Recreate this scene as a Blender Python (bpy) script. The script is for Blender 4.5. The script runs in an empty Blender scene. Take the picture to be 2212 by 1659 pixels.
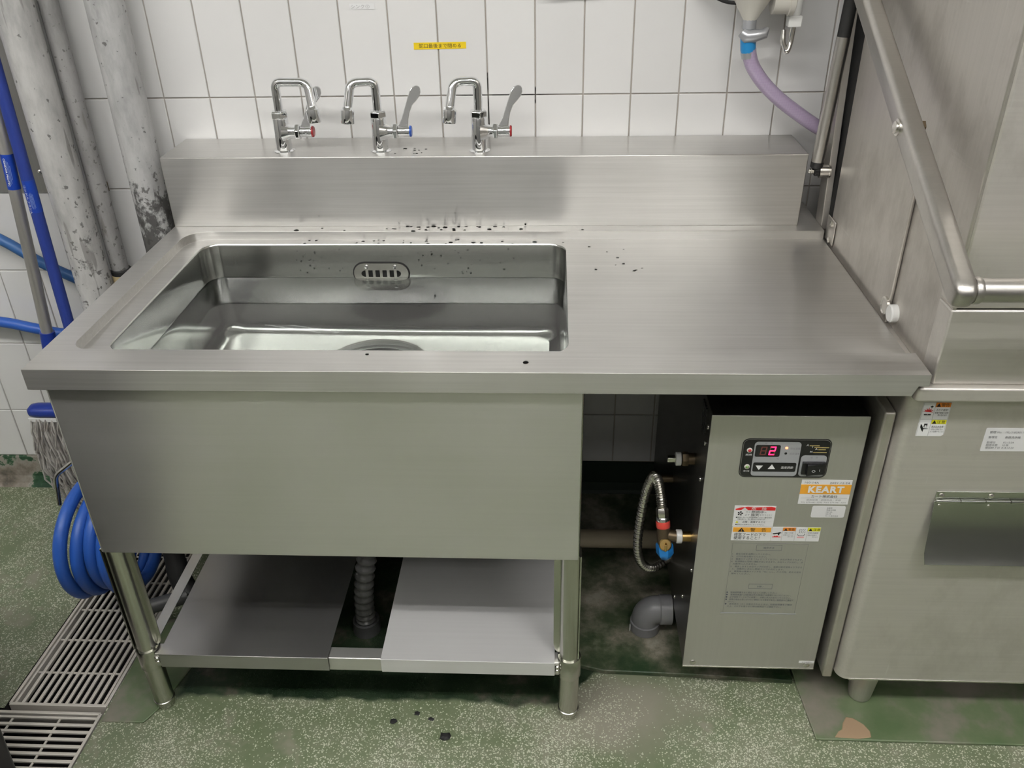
import bpy, bmesh, math, random
from mathutils import Vector, Matrix
from mathutils.geometry import tessellate_polygon
R = random.Random(7)
sc = bpy.context.scene
COL = sc.collection
PI = math.pi

# ------------------------------------------------------------------ camera, world, exposure
cam_d = bpy.data.cameras.new('camera'); cam = bpy.data.objects.new('camera', cam_d); COL.objects.link(cam)
right = Vector((0.99882106, 0.04475621, -0.0187983)); up = Vector((-0.00669322, 0.51051854, 0.8598407)); fwd = Vector((-0.04808009, 0.85870117, -0.51021623))
M = Matrix((right, up, -fwd)).transposed().to_4x4(); M.translation = (0.842077, -1.872079, 1.444141)
cam.matrix_world = M
cam_d.sensor_fit = 'HORIZONTAL'; cam_d.sensor_width = 36; cam_d.lens = 1859.484 / 2212 * 36; cam_d.clip_start = 0.02
sc.camera = cam
w = bpy.data.worlds.new('room_air'); sc.world = w; w.use_nodes = True
w.node_tree.nodes['Background'].inputs[0].default_value = (0.9, 0.95, 1.0, 1); w.node_tree.nodes['Background'].inputs[1].default_value = 0.05
sc.view_settings.view_transform = 'Standard'; sc.view_settings.look = 'None'; sc.view_settings.gamma = 1.0
sc.view_settings.use_curve_mapping = False
sc.view_settings.exposure = 0.80
cy_ = sc.cycles
cy_.max_bounces = 6; cy_.diffuse_bounces = 2; cy_.glossy_bounces = 4; cy_.transmission_bounces = 6; cy_.transparent_max_bounces = 4
cy_.use_light_tree = False; cy_.use_adaptive_sampling = True; cy_.adaptive_threshold = 0.02; cy_.adaptive_min_samples = 16; cy_.sample_clamp_indirect = 6.0
LAMP = 34.0          # strength of the fluorescent tubes

# ------------------------------------------------------------------ helpers
WL = {}
def _finish(o, c, parent):
    pw = WL.get(parent.name, Vector((0, 0, 0))) if parent else Vector((0, 0, 0))
    o.location = c - pw
    if parent: o.parent = parent
    WL[o.name] = c.copy()
def tag(o, label=None, cat=None, group=None, kind=None):
    if label: o['label'] = label
    if cat: o['category'] = cat
    if group: o['group'] = group
    if kind: o['kind'] = kind
    return o
def thing(name, loc, label, cat, group=None):
    o = bpy.data.objects.new(name, None); o.empty_display_size = 0.05; COL.objects.link(o)
    _finish(o, Vector(loc), None); return tag(o, label, cat, group)
def mobj(name, verts, faces, mat, parent=None, smooth=None, bevel=0, seg=2, weld=False, org=None, bang=35):
    verts = [Vector(v) for v in verts]
    lo = Vector([min(v[i] for v in verts) for i in range(3)]); hi = Vector([max(v[i] for v in verts) for i in range(3)])
    c = Vector(org) if org else (lo + hi) / 2
    me = bpy.data.meshes.new(name)
    me.from_pydata([v - c for v in verts], [], faces); 
    bm = bmesh.new(); bm.from_mesh(me)
    if weld: bmesh.ops.remove_doubles(bm, verts=bm.verts, dist=1e-5)
    bmesh.ops.recalc_face_normals(bm, faces=bm.faces)
    bm.to_mesh(me); bm.free()
    if mat: me.materials.append(mat)
    if smooth is not None:
        for p in me.polygons: p.use_smooth = True
        me.set_sharp_from_angle(angle=math.radians(smooth))
    o = bpy.data.objects.new(name, me); COL.objects.link(o); _finish(o, c, parent)
    if bevel:
        md = o.modifiers.new('bevel', 'BEVEL'); md.width = bevel; md.segments = seg; md.limit_method = 'ANGLE'; md.angle_limit = math.radians(bang)
        if smooth is None:
            for p in me.polygons: p.use_smooth = True
            me.set_sharp_from_angle(angle=math.radians(30))
            md.harden_normals = False
    return o
class MB:
    def __init__(s): s.v = []; s.f = []
    def add(s, v, f):
        n = len(s.v); s.v += [Vector(p) for p in v]; s.f += [[i + n for i in q] for q in f]; return s
    def box(s, x0, x1, y0, y1, z0, z1):
        v = [(x, y, z) for x in (x0, x1) for y in (y0, y1) for z in (z0, z1)]
        return s.add(v, [(0, 1, 3, 2), (4, 6, 7, 5), (0, 4, 5, 1), (2, 3, 7, 6), (0, 2, 6, 4), (1, 5, 7, 3)])
    def tube(s, pts, r, n=14, caps=True):
        pts = [Vector(p) for p in pts]; rs = r if isinstance(r, (list, tuple)) else [r] * len(pts)
        t0 = (pts[1] - pts[0]).normalized(); a = t0.orthogonal().normalized(); prev = t0; rings = []
        for i, p in enumerate(pts):
            if i == 0: t = t0
            elif i == len(pts) - 1: t = (pts[i] - pts[i - 1]).normalized()
            else: t = ((pts[i + 1] - p).normalized() + (p - pts[i - 1]).normalized()).normalized()
            q = prev.rotation_difference(t); a = (q @ a).normalized(); prev = t; b = t.cross(a)
            k = 1.0
            rings.append([p + (a * math.cos(2 * PI * j / n) + b * math.sin(2 * PI * j / n)) * rs[i] * k for j in range(n)])
        return s.loft(rings, caps)
    def loft(s, rings, caps=True):
        n = len(rings[0]); v = [p for rg in rings for p in rg]; f = []
        for i in range(len(rings) - 1):
            for j in range(n): f.append((i * n + j, i * n + (j + 1) % n, (i + 1) * n + (j + 1) % n, (i + 1) * n + j))
        if caps: f.append(tuple(range(n - 1, -1, -1))); f.append(tuple(range((len(rings) - 1) * n, len(rings) * n)))
        return s.add(v, f)
    def lathe(s, prof, o, ax=(0, 0, 1), n=28, caps=True):
        ax = Vector(ax).normalized(); a = ax.orthogonal().normalized(); b = ax.cross(a); o = Vector(o)
        return s.loft([[o + ax * h + (a * math.cos(2 * PI * j / n) + b * math.sin(2 * PI * j / n)) * max(r, 1e-5) for j in range(n)] for r, h in prof], caps)
    def prism(s, poly, fn0, fn1):
        n = len(poly); v = [fn0(p) for p in poly] + [fn1(p) for p in poly]
        tri = tessellate_polygon([[Vector((p[0], p[1], 0)) for p in poly]])
        f = [tuple(t) for t in tri] + [tuple(i + n for i in reversed(t)) for t in tri]
        f += [(i, (i + 1) % n, (i + 1) % n + n, i + n) for i in range(n)]
        return s.add(v, f)
    def flat(s, loops, fn):
        P = [p for l in loops for p in l]
        tri = tessellate_polygon([[Vector((p[0], p[1], 0)) for p in l] for l in loops])
        return s.add([fn(p) for p in P], [tuple(t) for t in tri])
    def o(s, name, mat, parent=None, **k): return mobj(name, s.v, s.f, mat, parent, **k)
def box(name, x0, x1, y0, y1, z0, z1, mat, parent=None, bevel=0.0015, **k): return MB().box(x0, x1, y0, y1, z0, z1).o(name, mat, parent, bevel=bevel, **k)
def tube(name, pts, r, mat, parent=None, n=16, **k): return MB().tube(pts, r, n).o(name, mat, parent, smooth=40, **k)
def lathe(name, prof, o, mat, parent=None, ax=(0, 0, 1), n=28, **k): return MB().lathe(prof, o, ax, n).o(name, mat, parent, smooth=35, **k)
def catmull(P, k=8, closed=False):
    P = [Vector(p) for p in P]; out = []; n = len(P)
    for i in range(n if closed else n - 1):
        if closed: a, b, c, d = P[i - 1], P[i], P[(i + 1) % n], P[(i + 2) % n]
        else: a, b, c, d = P[max(i - 1, 0)], P[i], P[i + 1], P[min(i + 2, n - 1)]
        for j in range(k):
            t = j / k
            out.append(0.5 * ((2 * b) + (c - a) * t + (2 * a - 5 * b + 4 * c - d) * t * t + (3 * b - a - 3 * c + d) * t ** 3))
    if not closed: out.append(P[-1])
    return out
def bend(P, r, k=6):
    """polyline with rounded corners"""
    P = [Vector(p) for p in P]; out = [P[0]]
    for i in range(1, len(P) - 1):
        a = (P[i - 1] - P[i]).normalized(); b = (P[i + 1] - P[i]).normalized()
        A = P[i] + a * r; B = P[i] + b * r
        for j in range(k + 1):
            t = j / k; out.append(A * (1 - t) ** 2 + P[i] * 2 * t * (1 - t) + B * t * t)
    out.append(P[-1]); return out
def rrect(x0, x1, y0, y1, r, k=6):
    rs = r if isinstance(r, (list, tuple)) else [r] * 4; out = []
    for (cx, cy, a, q) in ((x1, y1, 0, rs[0]), (x0, y1, 90, rs[1]), (x0, y0, 180, rs[2]), (x1, y0, 270, rs[3])):
        ox = cx - q if cx == x1 else cx + q; oy = cy - q if cy == y1 else cy + q
        for j in range(k + 1):
            t = math.radians(a + 90 * j / k); out.append((ox + q * math.cos(t), oy + q * math.sin(t)))
    return out
def rect(x0, x1, y0, y1): return [(x0, y0), (x1, y0), (x1, y1), (x0, y1)]
def circ(cx, cy, r, n=20, ry=None): return [(cx + r * math.cos(2 * PI * i / n), cy + (ry or r) * math.sin(2 * PI * i / n)) for i in range(n)]
def decal(name, poly, y, mat, parent, t=0.0004):
    """thin printed piece facing -y, polygon in x,z"""
    return MB().prism(poly, lambda p: (p[0], y, p[1]), lambda p: (p[0], y - t, p[1])).o(name, mat, parent)
FONT_CACHE = {}
def text(name, body, x, z, y, size, mat, parent, width=None, align='CENTER', bold=0.0, Mx=None, shear=0.0, spacing=1.0):
    if any(ord(c_) > 0x2E80 for c_ in body): bold = 0.0      # dense characters do not take an outline offset
    key = (body, bold, shear, spacing)
    if key not in FONT_CACHE:
        cu = bpy.data.curves.new('lettering', 'FONT'); cu.body = body; cu.resolution_u = 2; cu.offset = bold; cu.shear = shear; cu.space_character = spacing
        ob = bpy.data.objects.new('lettering_tmp', cu); COL.objects.link(ob); bpy.context.view_layer.update()
        me = bpy.data.meshes.new_from_object(ob.evaluated_get(bpy.context.evaluated_depsgraph_get()))
        FONT_CACHE[key] = ([v.co.copy() for v in me.vertices], [tuple(p.vertices) for p in me.polygons])
        bpy.data.objects.remove(ob); bpy.data.curves.remove(cu); bpy.data.meshes.remove(me)
    V, F = FONT_CACHE[key]
    x0 = min(v.x for v in V); x1 = max(v.x for v in V); y0 = min(v.y for v in V); y1 = max(v.y for v in V)
    sx = size if width is None else width / (x1 - x0)
    ox = {'CENTER': (x0 + x1) / 2, 'LEFT': x0, 'RIGHT': x1}[align]; oy = (y0 + y1) / 2
    if Mx is None: vs = [(x + (v.x - ox) * sx, y, z + (v.y - oy) * size) for v in V]
    else: vs = [Mx @ Vector(((v.x - ox) * sx, (v.y - oy) * size, 0)) for v in V]
    return mobj(name, vs, F, mat, parent)

# ------------------------------------------------------------------ materials
def new_mat(name):
    m = bpy.data.materials.new(name); m.use_nodes = True; nt = m.node_tree
    return m, nt, nt.nodes['Principled BSDF']
def N(nt, t, **k):
    n = nt.nodes.new(t)
    for a, b in k.items():
        if a.startswith('i_'):
            q = a[2:]; q = int(q) if q.isdigit() else q.replace('_', ' ')
            n.inputs[q].default_value = b
        else: setattr(n, a, b)
    return n
def L(nt, a, b): nt.links.new(a, b)
def ramp(nt, fac, stops):
    r = nt.nodes.new('ShaderNodeValToRGB'); e = r.color_ramp.elements
    e[0].position = stops[0][0]; e[0].color = (*stops[0][1], 1); e[1].position = stops[-1][0]; e[1].color = (*stops[-1][1], 1)
    for p, c in stops[1:-1]:
        q = e.new(p); q.color = (*c, 1)
    L(nt, fac, r.inputs[0]); return r.outputs[0]
def coords(nt, scale=(1, 1, 1), kind='Object'):
    t = nt.nodes.new('ShaderNodeTexCoord'); mp = N(nt, 'ShaderNodeMapping'); mp.inputs['Scale'].default_value = scale
    L(nt, t.outputs[kind], mp.inputs[0]); return mp.outputs[0]
def geo(nt, scale=(1, 1, 1)):
    t = nt.nodes.new('ShaderNodeNewGeometry'); mp = N(nt, 'ShaderNodeMapping'); mp.inputs['Scale'].default_value = scale
    L(nt, t.outputs['Position'], mp.inputs[0]); return mp.outputs[0]
def noise(nt, vec, scale, detail=4, rough=0.55, out='Fac'):
    n = N(nt, 'ShaderNodeTexNoise'); n.inputs['Scale'].default_value = scale; n.inputs['Detail'].default_value = detail; n.inputs['Roughness'].default_value = rough
    L(nt, vec, n.inputs['Vector']); return n.outputs[out]
def math_(nt, op, a, b=None, clamp=False):
    n = N(nt, 'ShaderNodeMath', operation=op, use_clamp=clamp)
    for i, q in enumerate((a, b)):
        if q is None: continue
        if isinstance(q, (int, float)): n.inputs[i].default_value = q
        else: L(nt, q, n.inputs[i])
    return n.outputs[0]
def mixc(nt, fac, a, b):
    n = N(nt, 'ShaderNodeMix', data_type='RGBA')
    if isinstance(fac, (int, float)): n.inputs[0].default_value = fac
    else: L(nt, fac, n.inputs[0])
    for i, q in ((6, a), (7, b)):
        if isinstance(q, tuple): n.inputs[i].default_value = (*q, 1)
        else: L(nt, q, n.inputs[i])
    return n.outputs[2]
def maprange(nt, v, a, b, c, d):
    n = N(nt, 'ShaderNodeMapRange'); L(nt, v, n.inputs[0])
    for i, q in enumerate((a, b, c, d)): n.inputs[i + 1].default_value = q
    return n.outputs[0]
def bump(nt, p, h, strength=0.2, dist=0.001):
    b = N(nt, 'ShaderNodeBump'); b.inputs['Strength'].default_value = strength; b.inputs['Distance'].default_value = dist
    L(nt, h, b.inputs['Height']); L(nt, b.outputs[0], p.inputs['Normal'])
def plain(name, col, rough=0.5, metal=0.0, spec=0.5, coat=0.0, emit=None, es=1.0, trans=0.0, ior=1.5):
    m, nt, p = new_mat(name)
    p.inputs['Base Color'].default_value = (*col, 1); p.inputs['Roughness'].default_value = rough; p.inputs['Metallic'].default_value = metal
    p.inputs['Specular IOR Level'].default_value = spec; p.inputs['Coat Weight'].default_value = coat; p.inputs['IOR'].default_value = ior
    p.inputs['Transmission Weight'].default_value = trans
    if emit: p.inputs['Emission Color'].default_value = (*emit, 1); p.inputs['Emission Strength'].default_value = es
    return m
def brushed(name, col, rough=0.28, aniso=0.55, axis='X', var=0.06, streak=0.5, dull=None, metal=1.0, scratch=0.0):
    """brushed sheet steel; the grain runs along `axis`"""
    m, nt, p = new_mat(name)
    s = {'X': (2.2, 150, 150), 'Z': (150, 150, 2.2), 'Y': (150, 2.2, 150)}[axis]
    g = noise(nt, geo(nt, s), 1.0, 3, 0.75)
    big = noise(nt, geo(nt), 5.0, 2, 0.6)
    c1 = tuple(min(1, q * (1 + var)) for q in col); c0 = tuple(q * (1 - var) for q in col)
    fac = math_(nt, 'ADD', math_(nt, 'MULTIPLY', g, 0.6), math_(nt, 'MULTIPLY', big, 0.4))
    base = ramp(nt, fac, [(0.3, c0), (0.7, c1)])
    if dull:
        dn = noise(nt, geo(nt, (1, 1, 0.6)), 9.0, 6, 0.7); base = mixc(nt, maprange(nt, dn, 0.5, 0.75, 0, 0.75), base, dull)
    if scratch:
        sm_ = None
        for sv in ((4, 4, 95), (70, 70, 5)):
            a_ = maprange(nt, noise(nt, geo(nt, sv), 1.0, 3, 0.6), 0.665, 0.70, 0, 1); b_ = maprange(nt, noise(nt, geo(nt), 6.0, 2), 0.50, 0.60, 0, 1)
            q_ = math_(nt, 'MULTIPLY', a_, b_); sm_ = q_ if sm_ is None else math_(nt, 'MAXIMUM', sm_, q_)
        base = mixc(nt, math_(nt, 'MULTIPLY', sm_, scratch), base, (0.75, 0.73, 0.70))
    L(nt, base, p.inputs['Base Color']); p.inputs['Metallic'].default_value = metal
    rr = maprange(nt, math_(nt, 'ADD', math_(nt, 'MULTIPLY', big, 0.6), math_(nt, 'MULTIPLY', g, 0.4)), 0.3, 0.7, rough * 0.93, rough * 1.13)
    L(nt, rr, p.inputs['Roughness'])
    p.inputs['Anisotropic'].default_value = aniso; p.inputs['Anisotropic Rotation'].default_value = 0.25
    v = N(nt, 'ShaderNodeCombineXYZ'); v.inputs[{'X': 0, 'Y': 1, 'Z': 2}[axis]].default_value = 1.0; L(nt, v.outputs[0], p.inputs['Tangent'])
    bump(nt, p, g, streak * 0.05, 0.0006)
    return m
STEEL = brushed('brushed_steel', (0.62, 0.61, 0.59), 0.35, 0.85, var=0.11, metal=0.96)
STEEL_APRON = brushed('brushed_steel_fine', (0.69, 0.68, 0.66), 0.32, 0.86, var=0.03, streak=0.1, metal=0.97)
STEEL_BASIN = brushed('satin_basin_steel', (0.60, 0.61, 0.59), 0.16, 0.4, streak=0.15, var=0.03)
STEEL_POL = brushed('bright_shelf_steel', (0.46, 0.455, 0.45), 0.30, 0.75, axis='X', streak=0.05, var=0.02)
STEEL_SHELF = brushed('satin_shelf_steel', (0.76, 0.755, 0.75), 0.45, 0.2, metal=0.35, streak=0.1, var=0.03)
STEEL_LEG = brushed('leg_steel', (0.5, 0.5, 0.45), 0.22, 0.3, axis='Z', streak=0.1, var=0.04)
STEEL_OLD = brushed('worn_machine_steel', (0.60, 0.57, 0.53), 0.40, 0.35, axis='Z', streak=0.12, var=0.08, dull=(0.40, 0.375, 0.34), metal=0.80, scratch=0.25)
STEEL_OLD_H = brushed('worn_machine_front_steel', (0.66, 0.63, 0.59), 0.36, 0.35, axis='X', streak=0.2, var=0.07, dull=(0.52, 0.49, 0.45), metal=0.62, scratch=0.5)
STEEL_TUBE = brushed('worn_tube_steel', (0.55, 0.53, 0.50), 0.34, 0.2, axis='X', streak=0.05, var=0.06, dull=(0.45, 0.44, 0.42))
FLAP_ST = brushed('mirror_flap_steel', (0.52, 0.54, 0.50), 0.14, 0.5, streak=0.05, var=0.02)
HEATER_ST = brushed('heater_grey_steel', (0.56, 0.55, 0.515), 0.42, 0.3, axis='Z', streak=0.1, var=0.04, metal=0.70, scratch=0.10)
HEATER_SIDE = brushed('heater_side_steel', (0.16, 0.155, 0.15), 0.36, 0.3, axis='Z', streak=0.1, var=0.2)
CHROME = plain('chrome', (0.86, 0.87, 0.88), 0.04, 1.0)
BOLT = plain('bolt_steel', (0.72, 0.70, 0.66), 0.22, 1.0)
BRASS = plain('brass', (0.62, 0.42, 0.16), 0.28, 1.0)
BRONZE = plain('dark_bronze', (0.16, 0.12, 0.075), 0.42, 0.8)
BLACK = plain('black_plastic', (0.012, 0.012, 0.013), 0.3)
DARK = plain('dark_void', (0.004, 0.004, 0.004), 0.8)
BLACK_RUB = plain('black_rubber', (0.012, 0.012, 0.012), 0.65)
WHITE = plain('white_print', (0.86, 0.86, 0.86), 0.35)
WHITE_PL = plain('white_plastic', (0.82, 0.82, 0.80), 0.35)
LABEL_W = plain('white_label_film', (0.80, 0.80, 0.80), 0.3)
INK = plain('black_ink', (0.015, 0.015, 0.015), 0.5)
INK_G = plain('grey_ink', (0.22, 0.22, 0.23), 0.5)
INK_LG = plain('pale_grey_ink', (0.42, 0.42, 0.42), 0.5)
INK_B = plain('blue_black_ink', (0.10, 0.11, 0.15), 0.5)
YELLOW = plain('yellow_label', (0.86, 0.62, 0.02), 0.4)
YELLOW2 = plain('caution_yellow', (0.85, 0.80, 0.03), 0.4)
ORANGE = plain('label_orange', (0.90, 0.42, 0.04), 0.4)
ORANGE2 = plain('warning_orange', (0.86, 0.28, 0.03), 0.4)
RED = plain('label_red', (0.72, 0.03, 0.03), 0.4)
PINK = plain('label_pink', (0.85, 0.45, 0.45), 0.4)
PANEL_GREY = plain('control_panel_grey', (0.36, 0.37, 0.38), 0.4)
GOLD = plain('gold_print', (0.45, 0.36, 0.14), 0.4)
GREY_PR = plain('grey_print', (0.25, 0.24, 0.22), 0.5)
LED_RED = plain('display_red', (0.5, 0.0, 0.05), 0.4, emit=(1.0, 0.015, 0.08), es=3.2)
LED_GHOST = plain('display_unlit_segment', (0.20, 0.06, 0.05), 0.5)
LED_OR = plain('lamp_orange', (0.8, 0.2, 0.1), 0.4, emit=(1.0, 0.25, 0.12), es=1.6)
LENS_RED = plain('lens_red', (0.62, 0.05, 0.07), 0.25)
LENS_GRN = plain('lens_green', (0.18, 0.32, 0.10), 0.25)
BEZEL = plain('lamp_bezel', (0.72, 0.68, 0.62), 0.35)
CAP_RED = plain('cap_red', (0.33, 0.02, 0.025), 0.25)
CAP_BLUE = plain('cap_blue', (0.02, 0.08, 0.40), 0.25)
PVC = plain('grey_pvc', (0.22, 0.22, 0.23), 0.32)
PVC_DARK = plain('dark_grey_pvc', (0.075, 0.076, 0.078), 0.4)
DUCT = plain('corrugated_hose_grey', (0.13, 0.13, 0.13), 0.28)
MOPBLUE = plain('mop_blue_plastic', (0.012, 0.035, 0.26), 0.32)
HANDLEBLUE = plain('blue_handle_coating', (0.022, 0.045, 0.25), 0.4)
STKBLUE = plain('blue_sticker', (0.01, 0.05, 0.36), 0.3)
STKBLUE2 = plain('pale_blue_print', (0.16, 0.24, 0.58), 0.4)
HOSEBLUE = plain('blue_hose_rubber', (0.022, 0.10, 0.44), 0.42)
HOSEBLUE2 = plain('blue_hose_dull', (0.03, 0.11, 0.30), 0.45)
TAPEBLUE = plain('blue_tape', (0.02, 0.24, 0.55), 0.3)
TAPEGREY = plain('silver_tape', (0.42, 0.43, 0.45), 0.3, 0.5)
CREAM = plain('cream_plastic', (0.62, 0.60, 0.54), 0.4)
VALVEBLUE = plain('valve_cap_blue', (0.02, 0.22, 0.62), 0.3)
BEIGE = plain('beige_sealant', (0.62, 0.50, 0.28), 0.6)

def alu_mat():
    m, nt, p = new_mat('scratched_aluminium'); n = noise(nt, coords(nt, (60, 60, 3)), 1.0, 4)
    L(nt, ramp(nt, n, [(0.3, (0.42, 0.41, 0.39)), (0.7, (0.62, 0.60, 0.57))]), p.inputs['Base Color']); p.inputs['Metallic'].default_value = 0.75; p.inputs['Roughness'].default_value = 0.42
    return m
ALU = alu_mat()
def pipe_mat(name, base, lo, hi, dark=0.5, spot=60):
    """grey painted pipe with run marks, chips and a grimy foot (stains follow the pipe's own height)"""
    m, nt, p = new_mat(name); v = geo(nt)
    n1 = noise(nt, geo(nt, (1, 1, 0.35)), 22, 6, 0.65); n2 = noise(nt, v, spot, 3, 0.5); n3 = noise(nt, geo(nt, (1, 1, .12)), 48, 2, .5)
    sep = N(nt, 'ShaderNodeSeparateXYZ'); L(nt, v, sep.inputs[0])
    low = maprange(nt, sep.outputs[2], lo, hi, 1, 0)
    c = ramp(nt, n1, [(0.3, tuple(q * 0.62 for q in base)), (0.5, tuple(q * 0.92 for q in base)), (0.72, tuple(min(1, q * 1.15) for q in base))])
    chips = maprange(nt, math_(nt, 'ADD', n2, math_(nt, 'MULTIPLY', low, 0.10)), 0.66, 0.70, 0, 0.85)
    c = mixc(nt, chips, c, (0.10, 0.095, 0.09))
    runs = maprange(nt, n3, 0.66, 0.69, 0, 0.6); c = mixc(nt, runs, c, (0.16, 0.15, 0.14))
    blot = noise(nt, geo(nt, (1, 1, 0.7)), 30, 7, 0.7)
    grime = maprange(nt, math_(nt, 'ADD', blot, math_(nt, 'MULTIPLY', low, dark * 0.30)), 0.66, 0.74, 0, 0.9)
    c = mixc(nt, grime, c, (0.045, 0.044, 0.042))
    L(nt, c, p.inputs['Base Color']); p.inputs['Roughness'].default_value = 0.55
    bump(nt, p, n1, 0.25, 0.002); return m
PIPE1 = pipe_mat('grey_pipe_paint_chipped', (0.52, 0.515, 0.50), 0.55, 0.95, 0.45, 75)
PIPE2 = pipe_mat('galvanised_pipe', (0.30, 0.295, 0.29), 0.4, 1.2, 0.25, 90)
PIPE3 = pipe_mat('grey_pipe_paint_grimy', (0.48, 0.48, 0.475), 0.80, 0.95, 0.95, 80)
def tile_mat():
    m, nt, p = new_mat('white_glazed_tile')
    oi = nt.nodes.new('ShaderNodeObjectInfo'); n = noise(nt, geo(nt), 6, 3)
    c = ramp(nt, math_(nt, 'ADD', math_(nt, 'MULTIPLY', oi.outputs['Random'], 0.5), math_(nt, 'MULTIPLY', n, 0.5)), [(0.2, (0.74, 0.735, 0.725)), (0.8, (0.79, 0.785, 0.775))])
    L(nt, c, p.inputs['Base Color']); p.inputs['Roughness'].default_value = 0.16
    bump(nt, p, noise(nt, geo(nt), 14, 2), 0.06, 0.002); return m
TILE = tile_mat()
def tile_field_mat():
    m, nt, p = new_mat('white_tile_field')
    b = N(nt, 'ShaderNodeTexBrick', offset=0.0, squash=1.0); b.inputs['Scale'].default_value = 1.0
    b.inputs['Brick Width'].default_value = 0.1; b.inputs['Row Height'].default_value = 0.2; b.inputs['Mortar Size'].default_value = 0.0014
    b.inputs['Color1'].default_value = b.inputs['Color2'].default_value = (0.76, 0.755, 0.745, 1); b.inputs['Mortar'].default_value = (0.42, 0.38, 0.34, 1)
    g = nt.nodes.new('ShaderNodeNewGeometry'); s = N(nt, 'ShaderNodeSeparateXYZ'); L(nt, g.outputs['Position'], s.inputs[0]); c = N(nt, 'ShaderNodeCombineXYZ')
    L(nt, s.outputs[0], c.inputs[0]); L(nt, math_(nt, 'ADD', s.outputs[2], -0.0414), c.inputs[1]); L(nt, c.outputs[0], b.inputs['Vector'])
    L(nt, b.outputs['Color'], p.inputs['Base Color']); p.inputs['Roughness'].default_value = 0.2; return m
TILE_FIELD = tile_field_mat()
def grout_mat():
    m, nt, p = new_mat('tile_grout'); g = nt.nodes.new('ShaderNodeNewGeometry'); s = N(nt, 'ShaderNodeSeparateXYZ'); L(nt, g.outputs['Position'], s.inputs[0])
    def win(o, a, b, f):
        return math_(nt, 'MULTIPLY', maprange(nt, o, a - f, a, 0, 1), maprange(nt, o, b, b + f, 1, 0))
    # black mould round the right-hand tap
    mh = math_(nt, 'MULTIPLY', win(s.outputs[0], 0.655, 0.80, 0.06), win(s.outputs[2], 1.025, 1.055, 0.004))
    mv = math_(nt, 'MULTIPLY', win(s.outputs[0], 0.69, 0.71, 0.004), win(s.outputs[2], 0.93, 1.085, 0.004))
    mask = math_(nt, 'MAXIMUM', mh, mv)
    nn = noise(nt, geo(nt), 40, 3); mask = math_(nt, 'MULTIPLY', mask, maprange(nt, nn, 0.3, 0.5, 0.55, 1))
    other = maprange(nt, noise(nt, geo(nt), 9, 4), 0.62, 0.72, 0, 0.45)
    c = mixc(nt, other, (0.52, 0.47, 0.42), (0.22, 0.18, 0.15)); c = mixc(nt, mask, c, (0.012, 0.008, 0.008))
    L(nt, c, p.inputs['Base Color']); p.inputs['Roughness'].default_value = 0.8; return m
GROUT = grout_mat()
def skirt_mat():
    m, nt, p = new_mat('peeling_green_skirting'); v = geo(nt)
    n = noise(nt, v, 14, 6, 0.65); n2 = noise(nt, geo(nt), 50, 3)
    c = ramp(nt, n, [(0.36, (0.012, 0.05, 0.022)), (0.44, (0.03, 0.09, 0.04)), (0.47, (0.30, 0.28, 0.24)), (0.60, (0.19, 0.16, 0.13)), (0.72, (0.05, 0.055, 0.04))])
    L(nt, c, p.inputs['Base Color']); p.inputs['Roughness'].default_value = 0.7; bump(nt, p, n, 0.5, 0.006); return m
SKIRT = skirt_mat()
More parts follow.
